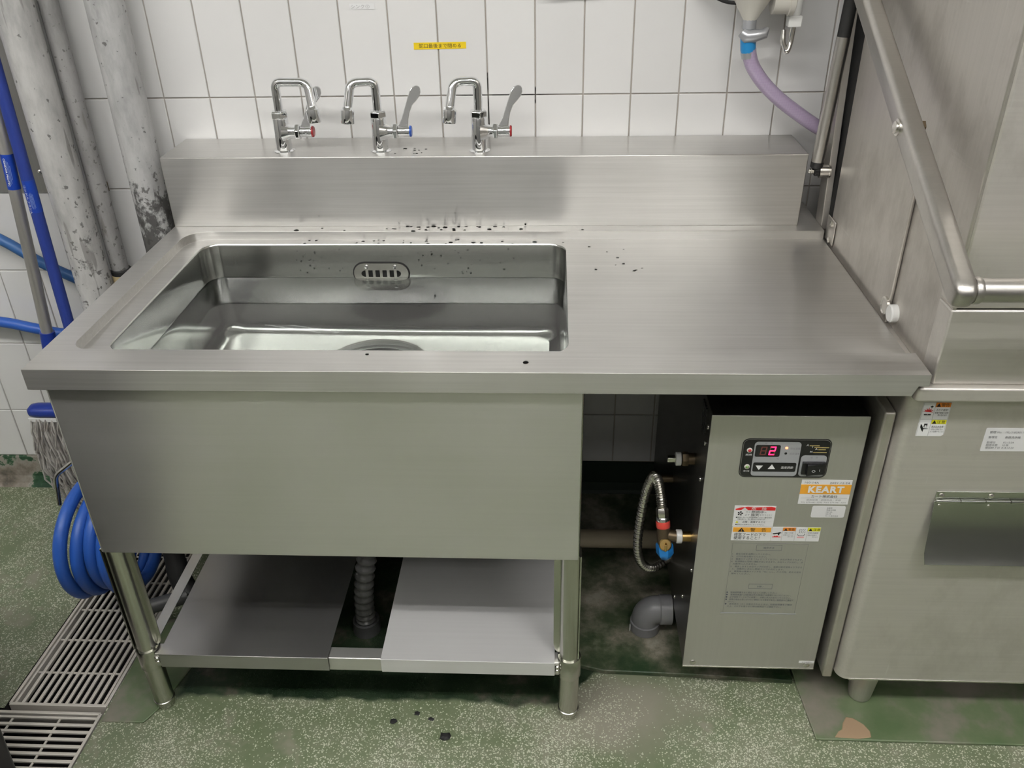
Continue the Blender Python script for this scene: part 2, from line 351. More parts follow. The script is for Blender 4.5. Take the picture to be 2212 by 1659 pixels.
def floor_mat():
    m, nt, p = new_mat('green_nonslip_floor'); v = geo(nt); s = N(nt, 'ShaderNodeSeparateXYZ'); L(nt, v, s.inputs[0]); X, Y = s.outputs[0], s.outputs[1]
    wob = math_(nt, 'MULTIPLY', math_(nt, 'SUBTRACT', noise(nt, v, 16, 2), 0.5), 0.05)
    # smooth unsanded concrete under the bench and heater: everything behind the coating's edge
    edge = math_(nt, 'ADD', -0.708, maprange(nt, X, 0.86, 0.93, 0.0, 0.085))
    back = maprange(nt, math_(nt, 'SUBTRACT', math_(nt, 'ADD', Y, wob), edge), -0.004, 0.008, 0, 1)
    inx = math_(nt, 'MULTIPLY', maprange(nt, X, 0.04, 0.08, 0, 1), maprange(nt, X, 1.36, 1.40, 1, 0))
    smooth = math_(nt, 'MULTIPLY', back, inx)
    big = noise(nt, v, 4.5, 3, 0.6); mid = noise(nt, v, 26, 3, 0.6)
    green = ramp(nt, math_(nt, 'ADD', math_(nt, 'MULTIPLY', big, 0.6), math_(nt, 'MULTIPLY', mid, 0.4)), [(0.32, (0.120, 0.160, 0.080)), (0.5, (0.172, 0.205, 0.120)), (0.68, (0.24, 0.25, 0.175))])
    # worn, brownish traffic marks in front of the bench's right leg and towards the machine
    dx = math_(nt, 'SUBTRACT', X, 0.98); dy = math_(nt, 'SUBTRACT', Y, -0.72)
    r1 = math_(nt, 'SQRT', math_(nt, 'ADD', math_(nt, 'MULTIPLY', math_(nt, 'MULTIPLY', dx, dx), 0.8), math_(nt, 'MULTIPLY', math_(nt, 'MULTIPLY', dy, dy), 2.0)))
    worn = maprange(nt, math_(nt, 'ADD', r1, math_(nt, 'MULTIPLY', math_(nt, 'SUBTRACT', noise(nt, v, 8, 3), 0.5), 0.25)), 0.05, 0.17, 0.75, 0)
    wn = maprange(nt, noise(nt, v, 6.5, 4, 0.65), 0.56, 0.68, 0, 0.55); worn = math_(nt, 'MAXIMUM', worn, wn)
    c = mixc(nt, worn, green, (0.33, 0.305, 0.25))
    # pale crystalline grit, two sizes
    dens = math_(nt, 'ADD', math_(nt, 'MULTIPLY', math_(nt, 'SUBTRACT', big, 0.5), 1.1), math_(nt, 'MULTIPLY', worn, -0.16)); grit = None
    for sc_, th_, rad_ in ((240, 0.82, 0.32), (430, 0.78, 0.42)):
        vo = N(nt, 'ShaderNodeTexVoronoi', feature='F1'); vo.inputs['Scale'].default_value = sc_; vo.inputs['Randomness'].default_value = 1; L(nt, v, vo.inputs['Vector'])
        vs = N(nt, 'ShaderNodeSeparateXYZ'); L(nt, vo.outputs['Color'], vs.inputs[0])
        gq = math_(nt, 'MULTIPLY', math_(nt, 'GREATER_THAN', math_(nt, 'ADD', vs.outputs[0], dens), th_), maprange(nt, math_(nt, 'DIVIDE', vo.outputs['Distance'], rad_ * 1.6), 0.55, 1.0, 1.0, 0.0))
        grit = gq if grit is None else math_(nt, 'MAXIMUM', grit, gq)
    grit2 = math_(nt, 'MULTIPLY', grit, math_(nt, 'SUBTRACT', 1.0, smooth))
    c = mixc(nt, math_(nt, 'MULTIPLY', grit2, 0.9), c, (0.68, 0.70, 0.56))
    # bare smooth floor: green paint with under-bench shade put into its colour, grey scuffs
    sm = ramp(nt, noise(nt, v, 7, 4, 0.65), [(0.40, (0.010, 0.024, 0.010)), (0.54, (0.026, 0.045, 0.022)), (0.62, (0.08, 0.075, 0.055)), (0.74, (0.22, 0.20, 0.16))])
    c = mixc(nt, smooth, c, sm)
    L(nt, c, p.inputs['Base Color'])
    L(nt, maprange(nt, mid, 0.3, 0.7, 0.30, 0.55), p.inputs['Roughness'])
    bump(nt, p, math_(nt, 'ADD', grit, mid), 0.45, 0.0012); return m
FLOOR = floor_mat()
def pad_mat():
    m, nt, p = new_mat('smooth_green_paint'); v = geo(nt); n = noise(nt, v, 7, 5, 0.6)
    c = ramp(nt, n, [(0.35, (0.10, 0.150, 0.070)), (0.48, (0.14, 0.180, 0.098)), (0.56, (0.20, 0.20, 0.150)), (0.70, (0.26, 0.23, 0.195))])
    L(nt, c, p.inputs['Base Color']); p.inputs['Roughness'].default_value = 0.4; bump(nt, p, noise(nt, v, 90, 3), 0.1, 0.001); return m
PAD = pad_mat()
CONC = plain('bare_concrete_chip', (0.36, 0.25, 0.155), 0.85)
def slab_mat():
    m, nt, p = new_mat('scuffed_green_slab'); v = geo(nt); n = noise(nt, v, 9, 7, 0.68)
    c = ramp(nt, n, [(0.34, (0.020, 0.045, 0.018)), (0.45, (0.06, 0.08, 0.042)), (0.54, (0.15, 0.145, 0.105)), (0.66, (0.32, 0.30, 0.24))])
    L(nt, c, p.inputs['Base Color']); p.inputs['Roughness'].default_value = 0.45; bump(nt, p, noise(nt, v, 60, 4), 0.3, 0.002); return m
SLAB = slab_mat()
def water_mat():
    m, nt, p = new_mat('clear_water'); p.inputs['Base Color'].default_value = (0.97, 1.0, 0.985, 1); p.inputs['Roughness'].default_value = 0.0
    p.inputs['IOR'].default_value = 1.33; p.inputs['Transmission Weight'].default_value = 1.0
    bump(nt, p, noise(nt, geo(nt), 9, 1), 0.004, 0.002); return m
WATER = water_mat()
DROP = plain('water_bead', (1, 1, 1), 0.0, trans=1.0, ior=1.33)
GRATE = plain('grate_steel', (0.78, 0.74, 0.67), 0.5, 0.35)
def mop_mat():
    m, nt, p = new_mat('grey_cotton_yarn'); n = noise(nt, geo(nt, (1, 1, 0.25)), 90, 3)
    L(nt, ramp(nt, n, [(0.3, (0.22, 0.20, 0.18)), (0.7, (0.52, 0.50, 0.47))]), p.inputs['Base Color']); p.inputs['Roughness'].default_value = 0.95; return m
YARN = mop_mat()
def braid_mat():
    m, nt, p = new_mat('mauve_braided_hose')
    t = nt.nodes.new('ShaderNodeNewGeometry'); s = N(nt, 'ShaderNodeSeparateXYZ'); L(nt, t.outputs['Position'], s.inputs[0])
    a = math_(nt, 'SINE', math_(nt, 'MULTIPLY', math_(nt, 'ADD', s.outputs[0], s.outputs[2]), 1500.0)); b = math_(nt, 'SINE', math_(nt, 'MULTIPLY', math_(nt, 'SUBTRACT', s.outputs[0], s.outputs[2]), 1500.0))
    f = maprange(nt, math_(nt, 'MULTIPLY', a, b), -0.6, 0.6, 0, 1)
    L(nt, mixc(nt, f, (0.34, 0.26, 0.40), (0.48, 0.40, 0.54)), p.inputs['Base Color']); p.inputs['Roughness'].default_value = 0.3; p.inputs['Coat Weight'].default_value = 0.4; return m
BRAID = braid_mat()
CEIL = plain('ceiling_board', (0.70, 0.69, 0.66), 0.8)
WALLF = plain('kitchen_wall_paint', (0.40, 0.39, 0.37), 0.6)
WALLD = plain('dark_kitchen_wall', (0.22, 0.215, 0.21), 0.5)
TUBE_E = plain('fluorescent_tube', (1, 1, 1), 0.4, emit=(1.0, 0.985, 0.955), es=LAMP)
TUBE_E2 = plain('fluorescent_tube_dim', (1, 1, 1), 0.4, emit=(1.0, 0.985, 0.955), es=LAMP * 0.27)
HOUSING = plain('lamp_housing', (0.8, 0.8, 0.8), 0.5)
BROWNPIPE = plain('brown_pipe_lagging', (0.33, 0.28, 0.20), 0.6)
PANEL_ST = brushed('dull_wall_panel', (0.42, 0.415, 0.41), 0.36, 0.3, axis='Z', streak=0.1, var=0.06, metal=0.8)

# ------------------------------------------------------------------ the room
GX = lambda x, y: x + (y + 0.74) * 0.035            # the drain channel runs slightly askew
FX0, FX1, FY0 = -1.7, 3.3, -3.4
ch = [(GX(-0.272, 0.02), 0.02), (GX(-0.272, -0.748), -0.748), (-0.62, -0.748), (-0.62, -1.22), (GX(-0.060, -1.22), -1.22), (GX(-0.060, 0.02), 0.02)]
fl = MB().flat([[(FX0, FY0), (FX1, FY0), (FX1, 0.02), (GX(-0.060, 0.02), 0.02)] + [(GX(-0.060, -1.22), -1.22), (-0.62, -1.22), (-0.62, -0.748), (GX(-0.272, -0.748), -0.748), (GX(-0.272, 0.02), 0.02), (FX0, 0.02)]], lambda p: (p[0], p[1], 0)).o('floor', FLOOR)
tag(fl, kind='structure')
# channel walls and bed
pit = MB(); n = len(ch)
for i in range(n):
    a, b = ch[i], ch[(i + 1) % n]
    pit.add([(a[0], a[1], 0), (b[0], b[1], 0), (b[0], b[1], -0.14), (a[0], a[1], -0.14)], [(0, 1, 2, 3)])
pit.flat([ch], lambda p: (p[0], p[1], -0.14))
tag(pit.o('drain_channel', plain('channel_concrete', (0.010, 0.008, 0.008), 0.9), fl), kind='structure')
# smooth pads
def pad(name, poly, h, mat):
    o = MB().prism(poly, lambda p: (p[0], p[1], 0.0), lambda p: (p[0], p[1], h)).o(name, mat, fl, bevel=0.002); return tag(o, kind='structure')
pad('painted_pad', [(1.342, -0.02), (1.342, -0.64), (1.350, -0.776), (1.72, -0.777), (2.3, -0.79), (2.3, -0.02)], 0.006, PAD)
pad('painted_pad', [(-0.052, -0.50), (GX(-0.055, -0.776), -0.776), (0.03, -0.777), (0.05, -0.74), (0.085, -0.60), (0.07, -0.50)], 0.004, PAD)
pad('concrete_slab', [(0.905, -0.03), (0.895, -0.612), (0.95, -0.627), (1.13, -0.632), (1.336, -0.642), (1.336, -0.03)], 0.011, SLAB)
cx, cy = 1.430, -0.752
chip = [(cx + dx, cy + dy) for dx, dy in ((-.045, -.02), (-.034, -.006), (-.026, -.001), (-.020, .014), (-.010, .028), (.004, .026), (.02, .012), (.028, -.004), (.026, -.018), (.0, -.022), (-.02, -.021))]
pad('bare_patch', chip, 0.0068, CONC)

wb = box('wall_back', FX0, FX1, 0.004, 0.12, 0.0, 2.6, GROUT, bevel=0); tag(wb, kind='structure')
TX0, TX1 = -9, 17
rows = [(0.094, 0.2414)] + [(0.2414 + 0.2 * i, 0.4414 + 0.2 * i) for i in range(7)]
meshes = {}
def tile_mesh(h):
    k = round(h, 4)
    if k not in meshes:
        g = 0.0013; a = 0.05 - g; b = h / 2 - g; e = 0.0012
        v = [(-a, 0.006, -b), (a, 0.006, -b), (a, 0.006, b), (-a, 0.006, b), (-a, e, -b), (a, e, -b), (a, e, b), (-a, e, b), (-a + e, 0, -b + e), (a - e, 0, -b + e), (a - e, 0, b - e), (-a + e, 0, b - e)]
        f = [(8, 9, 10, 11)] + [(i, (i + 1) % 4, (i + 1) % 4 + 4, i + 4) for i in range(4)] + [(i + 4, (i + 1) % 4 + 4, (i + 1) % 4 + 8, i + 8) for i in range(4)]
        me = bpy.data.meshes.new('tile'); me.from_pydata(v, [], f); me.materials.append(TILE)
        bm = bmesh.new(); bm.from_mesh(me); bmesh.ops.recalc_face_normals(bm, faces=bm.faces); bm.to_mesh(me); bm.free(); meshes[k] = me
    return meshes[k]
for (z0, z1) in rows:
    for i in range(TX0, TX1):
        o = bpy.data.objects.new('tile', tile_mesh(z1 - z0)); COL.objects.link(o)
        _finish(o, Vector((i * 0.1 + 0.05, R.uniform(-0.0003, 0.0003), (z0 + z1) / 2)), wb)
        o.rotation_euler = (R.uniform(-.002, .002), 0, R.uniform(-.003, .003))
box('tile_field', FX0, TX0 * 0.1 - .001, 0.0, 0.006, 0.094, 2.6, TILE_FIELD, wb, bevel=0)
box('tile_field', TX1 * 0.1 + .001, FX1, 0.0, 0.006, 0.094, 2.6, TILE_FIELD, wb, bevel=0)
box('tile_field', TX0 * 0.1, TX1 * 0.1, 0.0, 0.006, 1.6426, 2.6, TILE_FIELD, wb, bevel=0)
prof = [(0.006, 0.093), (-0.004, 0.090), (-0.007, 0.03), (-0.014, 0.010), (-0.022, 0.0), (0.006, 0.0)]
for xa, xb, mt in ((FX0, GX(-0.272, 0), SKIRT), (GX(-0.272, 0), 3.3, plain('shade_darkened_skirting', (0.016, 0.03, 0.018), 0.6))):  # right run's green is darkened: shade under the bench put into its colour
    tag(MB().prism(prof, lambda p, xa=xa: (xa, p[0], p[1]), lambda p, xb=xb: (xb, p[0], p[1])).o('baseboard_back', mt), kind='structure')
tag(box('wall_left', FX0 - 0.1, FX0, FY0, 0.12, 0, 2.6, WALLF, bevel=0), kind='structure')
tag(box('wall_right', FX1, FX1 + 0.1, FY0, 0.12, 0, 2.6, WALLF, bevel=0), kind='structure')
tag(box('wall_front', FX0, FX1, FY0 - 0.1, FY0, 0, 2.6, WALLD, bevel=0), kind='structure')
tag(box('ceiling', FX0 - .1, FX1 + .1, FY0 - .1, 0.12, 2.6, 2.7, CEIL, bevel=0), kind='structure')
# ceiling lamps; the one over the mop corner is added to brighten that side
for lx, ly, turn, where in ((0.30, -1.85, 0, 'over the sink side of the aisle'), (1.72, -1.85, 0, 'over the dishwasher side of the aisle'), (-1.05, -1.75, 0, 'added over the mop corner to brighten the left tiles'), (-0.62, -2.62, 1, 'set crosswise at the left behind the aisle'), (0.9, -2.9, 0, 'in the middle behind the aisle'), (2.5, -2.9, 0, 'far right behind the aisle')):
    t = thing('ceiling_lamp', (lx, ly, 2.6), 'white twin tube fluorescent ceiling lamp ' + where, 'lamp', 'ceiling lamps')
    def lb(nm, a0, a1, b0, b1, z0, z1, **k):
        if turn: return box(nm, lx + b0, lx + b1, ly + a0, ly + a1, z0, z1, HOUSING, t, **k)
        return box(nm, lx + a0, lx + a1, ly + b0, ly + b1, z0, z1, HOUSING, t, **k)
    lb('housing', -.62, .62, -.10, .10, 2.55, 2.599, bevel=0.004)
    for s in (-1, 1):
        e0, e1 = ((lx + s * .06, ly - .59, 2.525), (lx + s * .06, ly + .59, 2.525)) if turn else ((lx - .59, ly + s * .06, 2.525), (lx + .59, ly + s * .06, 2.525))
        tube('tube', [e0, e1], 0.016, TUBE_E if ly > -2 else TUBE_E2, t, n=10)
        for e in (-1, 1): lb('lamp_holder', e * .60 - .012, e * .60 + .012, s * .06 - .018, s * .06 + .018, 2.505, 2.551)

# ------------------------------------------------------------------ sink bench
H = 0.8065; DK = 0.7885
XL, XR, YF = 0.029, 1.391, -0.766
bench = thing('sink_bench', (0.5, -0.38, 0), 'stainless steel sink bench with backsplash, one deep basin and drainboard', 'sink bench')
wt = MB()
rec = [(XR, -0.6985)] + [(0.5, -0.6985)]
def arc(cx, cy, r, a0, a1, k=8): return [(cx + r * math.cos(math.radians(a0 + (a1 - a0) * j / k)), cy + r * math.sin(math.radians(a0 + (a1 - a0) * j / k))) for j in range(k + 1)]
rec = [(XR, -0.6985)] + arc(0.071 + .03, -0.6985 + .03, .03, 270, 180) + arc(0.071 + .045, -0.1795 - .045, .045, 180, 90) + [(XR, -0.1795)]
rim = [(XL, YF), (XR, YF)] + rec + [(XR, -0.002), (XL, -0.002)]
wt.flat([rim], lambda p: (p[0], p[1], H))
for a, b in zip(rec, rec[1:]): wt.add([(a[0], a[1], H), (b[0], b[1], H), (b[0], b[1], DK), (a[0], a[1], DK)], [(0, 1, 2, 3)])
BX0, BX1, BY0, BY1 = 0.110, 0.866, -0.674, -0.204
hole = rrect(BX0, BX1, BY0, BY1, 0.036, 8)
wt.flat([[(p[0], p[1]) for p in rec], hole], lambda p: (p[0], p[1], DK))
lip = [(XL, H), (XR, H), (XR, 0.7875), (1.376, 0.7875), (1.369, 0.7704), (XL, 0.7704)]
wt.flat([lip], lambda p: (p[0], YF, p[1]))
wt.add([(XL, YF, .7704), (1.369, YF, .7704), (1.369, YF + .022, .7704), (XL, YF + .022, .7704)], [(0, 1, 2, 3)])
wt.add([(XL, YF, H), (XL, -.002, H), (XL, -.002, .7704), (XL, YF, .7704)], [(0, 1, 2, 3)])
wt.add([(XL, YF, .7704), (XL, -.002, .7704), (XL + .018, -.002, .7704), (XL + .018, YF, .7704)], [(0, 1, 2, 3)])
wt.add([(XR, -.6985, H), (XR, YF, H), (XR, YF, .7875), (XR, -.6985, .7875)], [(0, 1, 2, 3)])
wt.add([(XR, -.6985, DK), (XR, -.1795, DK), (XR, -.1795, .7704), (XR, -.6985, .7704)], [(0, 1, 2, 3)])
wt.add([(XR, -.1795, H), (XR, -.002, H), (XR, -.002, .7704), (XR, -.1795, .7704)], [(0, 1, 2, 3)])
wt.add([(.90, -.74, .7704), (XR, -.74, .7704), (XR, -.01, .7704), (.90, -.01, .7704)], [(0, 1, 2, 3)])
worktop = wt.o('worktop', STEEL, bench, weld=True, bevel=0.0022)
# backsplash
bs = MB().box(XL, 1.3455, -0.148, -0.0015, H - 0.001, 0.9545)
bs.o('backsplash', STEEL, bench, bevel=0.002)
# basin
def bring(z, ins, r): return [Vector((x, y, z)) for x, y in rrect(BX0 + ins, BX1 - ins, BY0 + ins, BY1 - ins, r, 8)]
BZ = 0.450
rings = [bring(DK, 0, .036), bring(DK - .0015, .0012, .035), bring(DK - .004, .002, .034), bring(0.66, .003, .034), bring(BZ + .030, .0055, .033)]
for j in range(1, 7):
    a = math.radians(90 * j / 6); rings.append(bring(BZ + .030 * (1 - math.sin(a)), .0055 + .030 * (1 - math.cos(a)), .033 + .006 * j / 6))
ba = MB().loft(rings, caps=False)
DC = (0.482, -0.370)
inner = rrect(BX0 + .0355, BX1 - .0355, BY0 + .0355, BY1 - .0355, .039, 8)
ba.flat([inner, circ(*DC, .116, 48)], lambda p: (p[0], p[1], BZ))
basin = ba.o('basin', STEEL_BASIN, bench, weld=True, smooth=50)
dr = MB().lathe([(.116, BZ), (.112, BZ - .0008), (.104, BZ - .006), (.092, BZ - .0085), (.0885, BZ - .0085), (.086, BZ - .012), (.084, BZ - .05), (.080, BZ - .058), (.03, BZ - .06)], (*DC, 0), n=48, caps=False)
dr.o('drain_cup', STEEL_BASIN, basin, smooth=40)
lathe('drain_basket', [(.0880, BZ - .0115), (.0872, BZ - .0092), (.072, BZ - .0115), (.02, BZ - .0145), (.012, BZ - .0085), (0.0, BZ - .0075)], (*DC, 0), BLACK, basin, n=40)
# overflow plate with six slots, fixed to the basin's rear wall
OX, OZ, OY = 0.4785, 0.7245, BY1 - .0025
def stad(cx, cz, w_, h_, k=10):
    r = h_ / 2; return [(cx + w_ / 2 - r + r * math.cos(math.radians(-90 + 180 * j / k)), cz + r * math.sin(math.radians(-90 + 180 * j / k))) for j in range(k + 1)] + [(cx - w_ / 2 + r + r * math.cos(math.radians(90 + 180 * j / k)), cz + r * math.sin(math.radians(90 + 180 * j / k))) for j in range(k + 1)]
box('overflow_recess', OX - .05, OX + .05, OY - .0012, OY + .004, OZ - .011, OZ + .012, DARK, basin, bevel=0)
holes = []
for k in range(6):
    hx = OX - .0375 + .015 * k
    if k in (0, 5):
        s = -1 if k == 0 else 1
        holes.append([(hx + s * -.0045, OZ - .0075)] + [(hx + s * (-.0045 + .009 * math.sin(math.radians(180 * j / 8))), OZ - .0075 * math.cos(math.radians(180 * j / 8))) for j in range(1, 8)] + [(hx + s * -.0045, OZ + .0075)])
    else: holes.append(rect(hx - .0046, hx + .0046, OZ - .0075, OZ + .0075))
op = MB(); outer = stad(OX, OZ, .116, .046)
op.flat([outer] + holes, lambda p: (p[0], OY - .0034, p[1]))
for l in [outer] + holes:
    m_ = len(l)
    op.add([(p[0], OY - .0034, p[1]) for p in l] + [(p[0], OY - .0005, p[1]) for p in l], [(i, (i + 1) % m_, (i + 1) % m_ + m_, i + m_) for i in range(m_)])
ovp = op.o('overflow_plate', BOLT, basin, weld=True)
for sx in (-.030, .030):
    for sz in (.0155, -.0165):
        lathe('screw', [(.0042, 0), (.0040, .0010), (.002, .0017), (0, .0018)], (OX + sx, OY - .0034, OZ + sz), CHROME, ovp if False else basin, ax=(0, -1, 0), n=14)
MB().prism(stad(OX, OZ, .1215, .0515), lambda p: (p[0], OY + .0020, p[1]), lambda p: (p[0], OY - .0004, p[1])).o('overflow_gasket', BLACK_RUB, basin)
# skirt round the basin
ap = MB()
ap.box(.047, .887, -.748, -.7445, .4235, .772)
MB().box(.047, .887, -.748, -.7445, .4235, .772).o('apron', STEEL_APRON, bench, bevel=0.0012)
box('apron_corner', .8775, .8895, -.7475, -.735, .4235, .772, STEEL_LEG, bench, bevel=0.005, seg=3)
box('side_panel', .0445, .0475, -.747, -.05, .4235, .772, STEEL_APRON, bench)
box('side_panel', .8855, .8895, -.735, -.05, .4235, .772, STEEL_APRON, bench)
box('rear_panel', .047, .887, -.053, -.05, .4235, .772, STEEL_APRON, bench)
# legs
for lx, ly, front in ((.0580, -.728, 1), (.8755, -.728, 1), (.0580, -.075, 0), (.8755, -.075, 0)):
    leg = lathe('leg', [(.0185, .150), (.0185, .30), (.0185, .4236)], (lx, ly, 0), STEEL_LEG, bench, n=28)
    lathe('collar', [(.0215, .118), (.0225, .120), (.0225, .166), (.0215, .168), (.0195, .168)], (lx, ly, 0), STEEL_LEG, leg)
    lathe('adjustable_foot', [(.010, 0.0), (.0165, .001), (.0185, .010), (.0190, .018), (.0205, .019), (.0205, .0225), (.0190, .0235), (.0195, .122)], (lx, ly, 0), STEEL_LEG, leg)
    if front:
        s = 1 if lx < .5 else -1
        MB().prism([(lx + s * .0165, .4235), (lx + s * .0165, .170)] + [(lx + s * (.0165 + .012 * (1 - math.cos(math.radians(a)))), .170 + 0) for a in ()] + [(lx + s * .0235, .172), (lx + s * .0285, .180), (lx + s * .030, .195), (lx + s * .030, .4235)], lambda p: (p[0], ly + .004, p[1]), lambda p: (p[0], ly + .0055, p[1])).o('leg_flange', STEEL_LEG, leg)
        box('leg_cover', lx - s * .0165 - .0012 - (s > 0) * .0035, lx - s * .0165 + .0012 - (s > 0) * .0035, ly - .012, ly + .016, .17, .4235, STEEL_LEG, leg, bevel=0)
# shelf rails and plates
box('shelf_rail', .075, .857, -.742, -.714, .1275, .1605, STEEL_APRON, bench, bevel=0.002)
box('shelf_rail', .075, .857, -.100, -.075, .1275, .1605, STEEL_APRON, bench, bevel=0.002)
for xa, xb in ((.045, .067), (.865, .887)):
    xo = xa if xa < .5 else xb - .0018
    MB().box(xa, xb, -.712, -.090, .1570, .1588).box(xo, xo + .0018, -.712, -.090, .1275, .1572).o('shelf_rail', STEEL_APRON, bench)
def shelf(x0, x1, mat, tilt=0.0):
    m_ = MB(); t = .0015
    prof_ = [(-.746, .130), (-.746, .1640), (-.08, .1640 + tilt), (-.08, .1625 + tilt), (-.7445, .1625), (-.7445, .130)]
    m_.prism(prof_, lambda p: (x0, p[0], p[1]), lambda p: (x1, p[0], p[1]))
    m_.o('shelf_plate', mat, bench, bevel=0.0007)
shelf(.0855, .4155, STEEL_POL); shelf(.517, .848, STEEL_SHELF)
for bx, bz in ((.0795, .150), (.0795, .141), (.853, .150), (.853, .141)):
    lathe('bolt', [(.005, 0), (.0048, .002), (.003, .0042), (0, .0048)], (bx, -.742, bz), BOLT, bench, ax=(0, -1, 0), n=12)

# water in the basin
wr = []
for z, ins, r in ((.7140, .0045, .032), (.7144, .0022, .033), (.7156, -.0005, .034), (.7140, -.0008, .034), (.60, .0018, .034), (.470, .004, .033), (.448, .03, .04)): wr.append(bring(z, ins + .0015, r))
wm = MB().loft(wr)
water = wm.o('water', WATER, smooth=30); tag(water, 'clear standing water half filling the steel sink basin', 'water')
# water beads
beads = []
drop_me = None
def bead(x, y, z, r, nrm, name='water_drop'):
    global drop_me
    if drop_me is None:
        b_ = MB().lathe([(1.0, 0.0), (.97, .18), (.8, .42), (.5, .58), (.2, .64), (0, .65)], (0, 0, 0), n=12)
        drop_me = bpy.data.meshes.new('water_drop'); drop_me.from_pydata(b_.v, [], b_.f); drop_me.materials.append(DROP)
        for p in drop_me.polygons: p.use_smooth = True
    return (x, y, z, r, nrm)
BE = []
for _ in range(26): BE.append(bead(R.uniform(.33, .80), -.1485, H + abs(R.gauss(0, .012)) + .003, R.uniform(.0012, .0026), 'y'))
for _ in range(34): BE.append(bead(min(.9, max(.30, R.gauss(.60, .16))), R.uniform(-.178, -.150), H, R.uniform(.0016, .0042), 'z'))
for _ in range(26): BE.append(bead(min(.86, max(.30, R.gauss(.58, .13))), R.uniform(-.203, -.181), DK, R.uniform(.0015, .0036), 'z'))
for _ in range(20): BE.append(bead(R.uniform(.30, .40), BY1 - .003, R.uniform(.725, .778), R.uniform(.0010, .0020), 'y'))
for _ in range(26): BE.append(bead(R.uniform(.55, .78), BY1 - .003, R.uniform(.722, .778), R.uniform(.0010, .0022), 'y'))
for _ in range(10): BE.append(bead(R.uniform(.90, 1.02), R.uniform(-.36, -.22), DK, R.uniform(.0015, .003), 'z'))
for q in ((.800, -.735, H, .0045), (.553, -.712, H, .0028)): BE.append(bead(*q, 'z'))
for i in range(9): BE.append(bead(.545 + R.uniform(-.03, .03), -.10 + R.uniform(-.03, .03), .9545, R.uniform(.0015, .003), 'z'))
wd = MB()
for (x, y, z, r, nrm) in BE:
    sx = R.uniform(.9, 1.5)
    pr = [(1.0, 0.0), (.9, .22), (.6, .42), (.0001, .5)]
    if nrm == 'z': wd.loft([[Vector((x + r * q * sx * math.cos(2 * PI * j / 10), y + r * q * math.sin(2 * PI * j / 10), z + r * h)) for j in range(10)] for q, h in pr])
    else: wd.loft([[Vector((x + r * q * math.cos(2 * PI * j / 10), y - r * h, z + r * q * sx * math.sin(2 * PI * j / 10))) for j in range(10)] for q, h in pr])
wdo = wd.o('water_drops', DROP, smooth=60); tag(wdo, 'scattered clear water drops on the wet steel round the basin', 'water drops', kind='stuff')

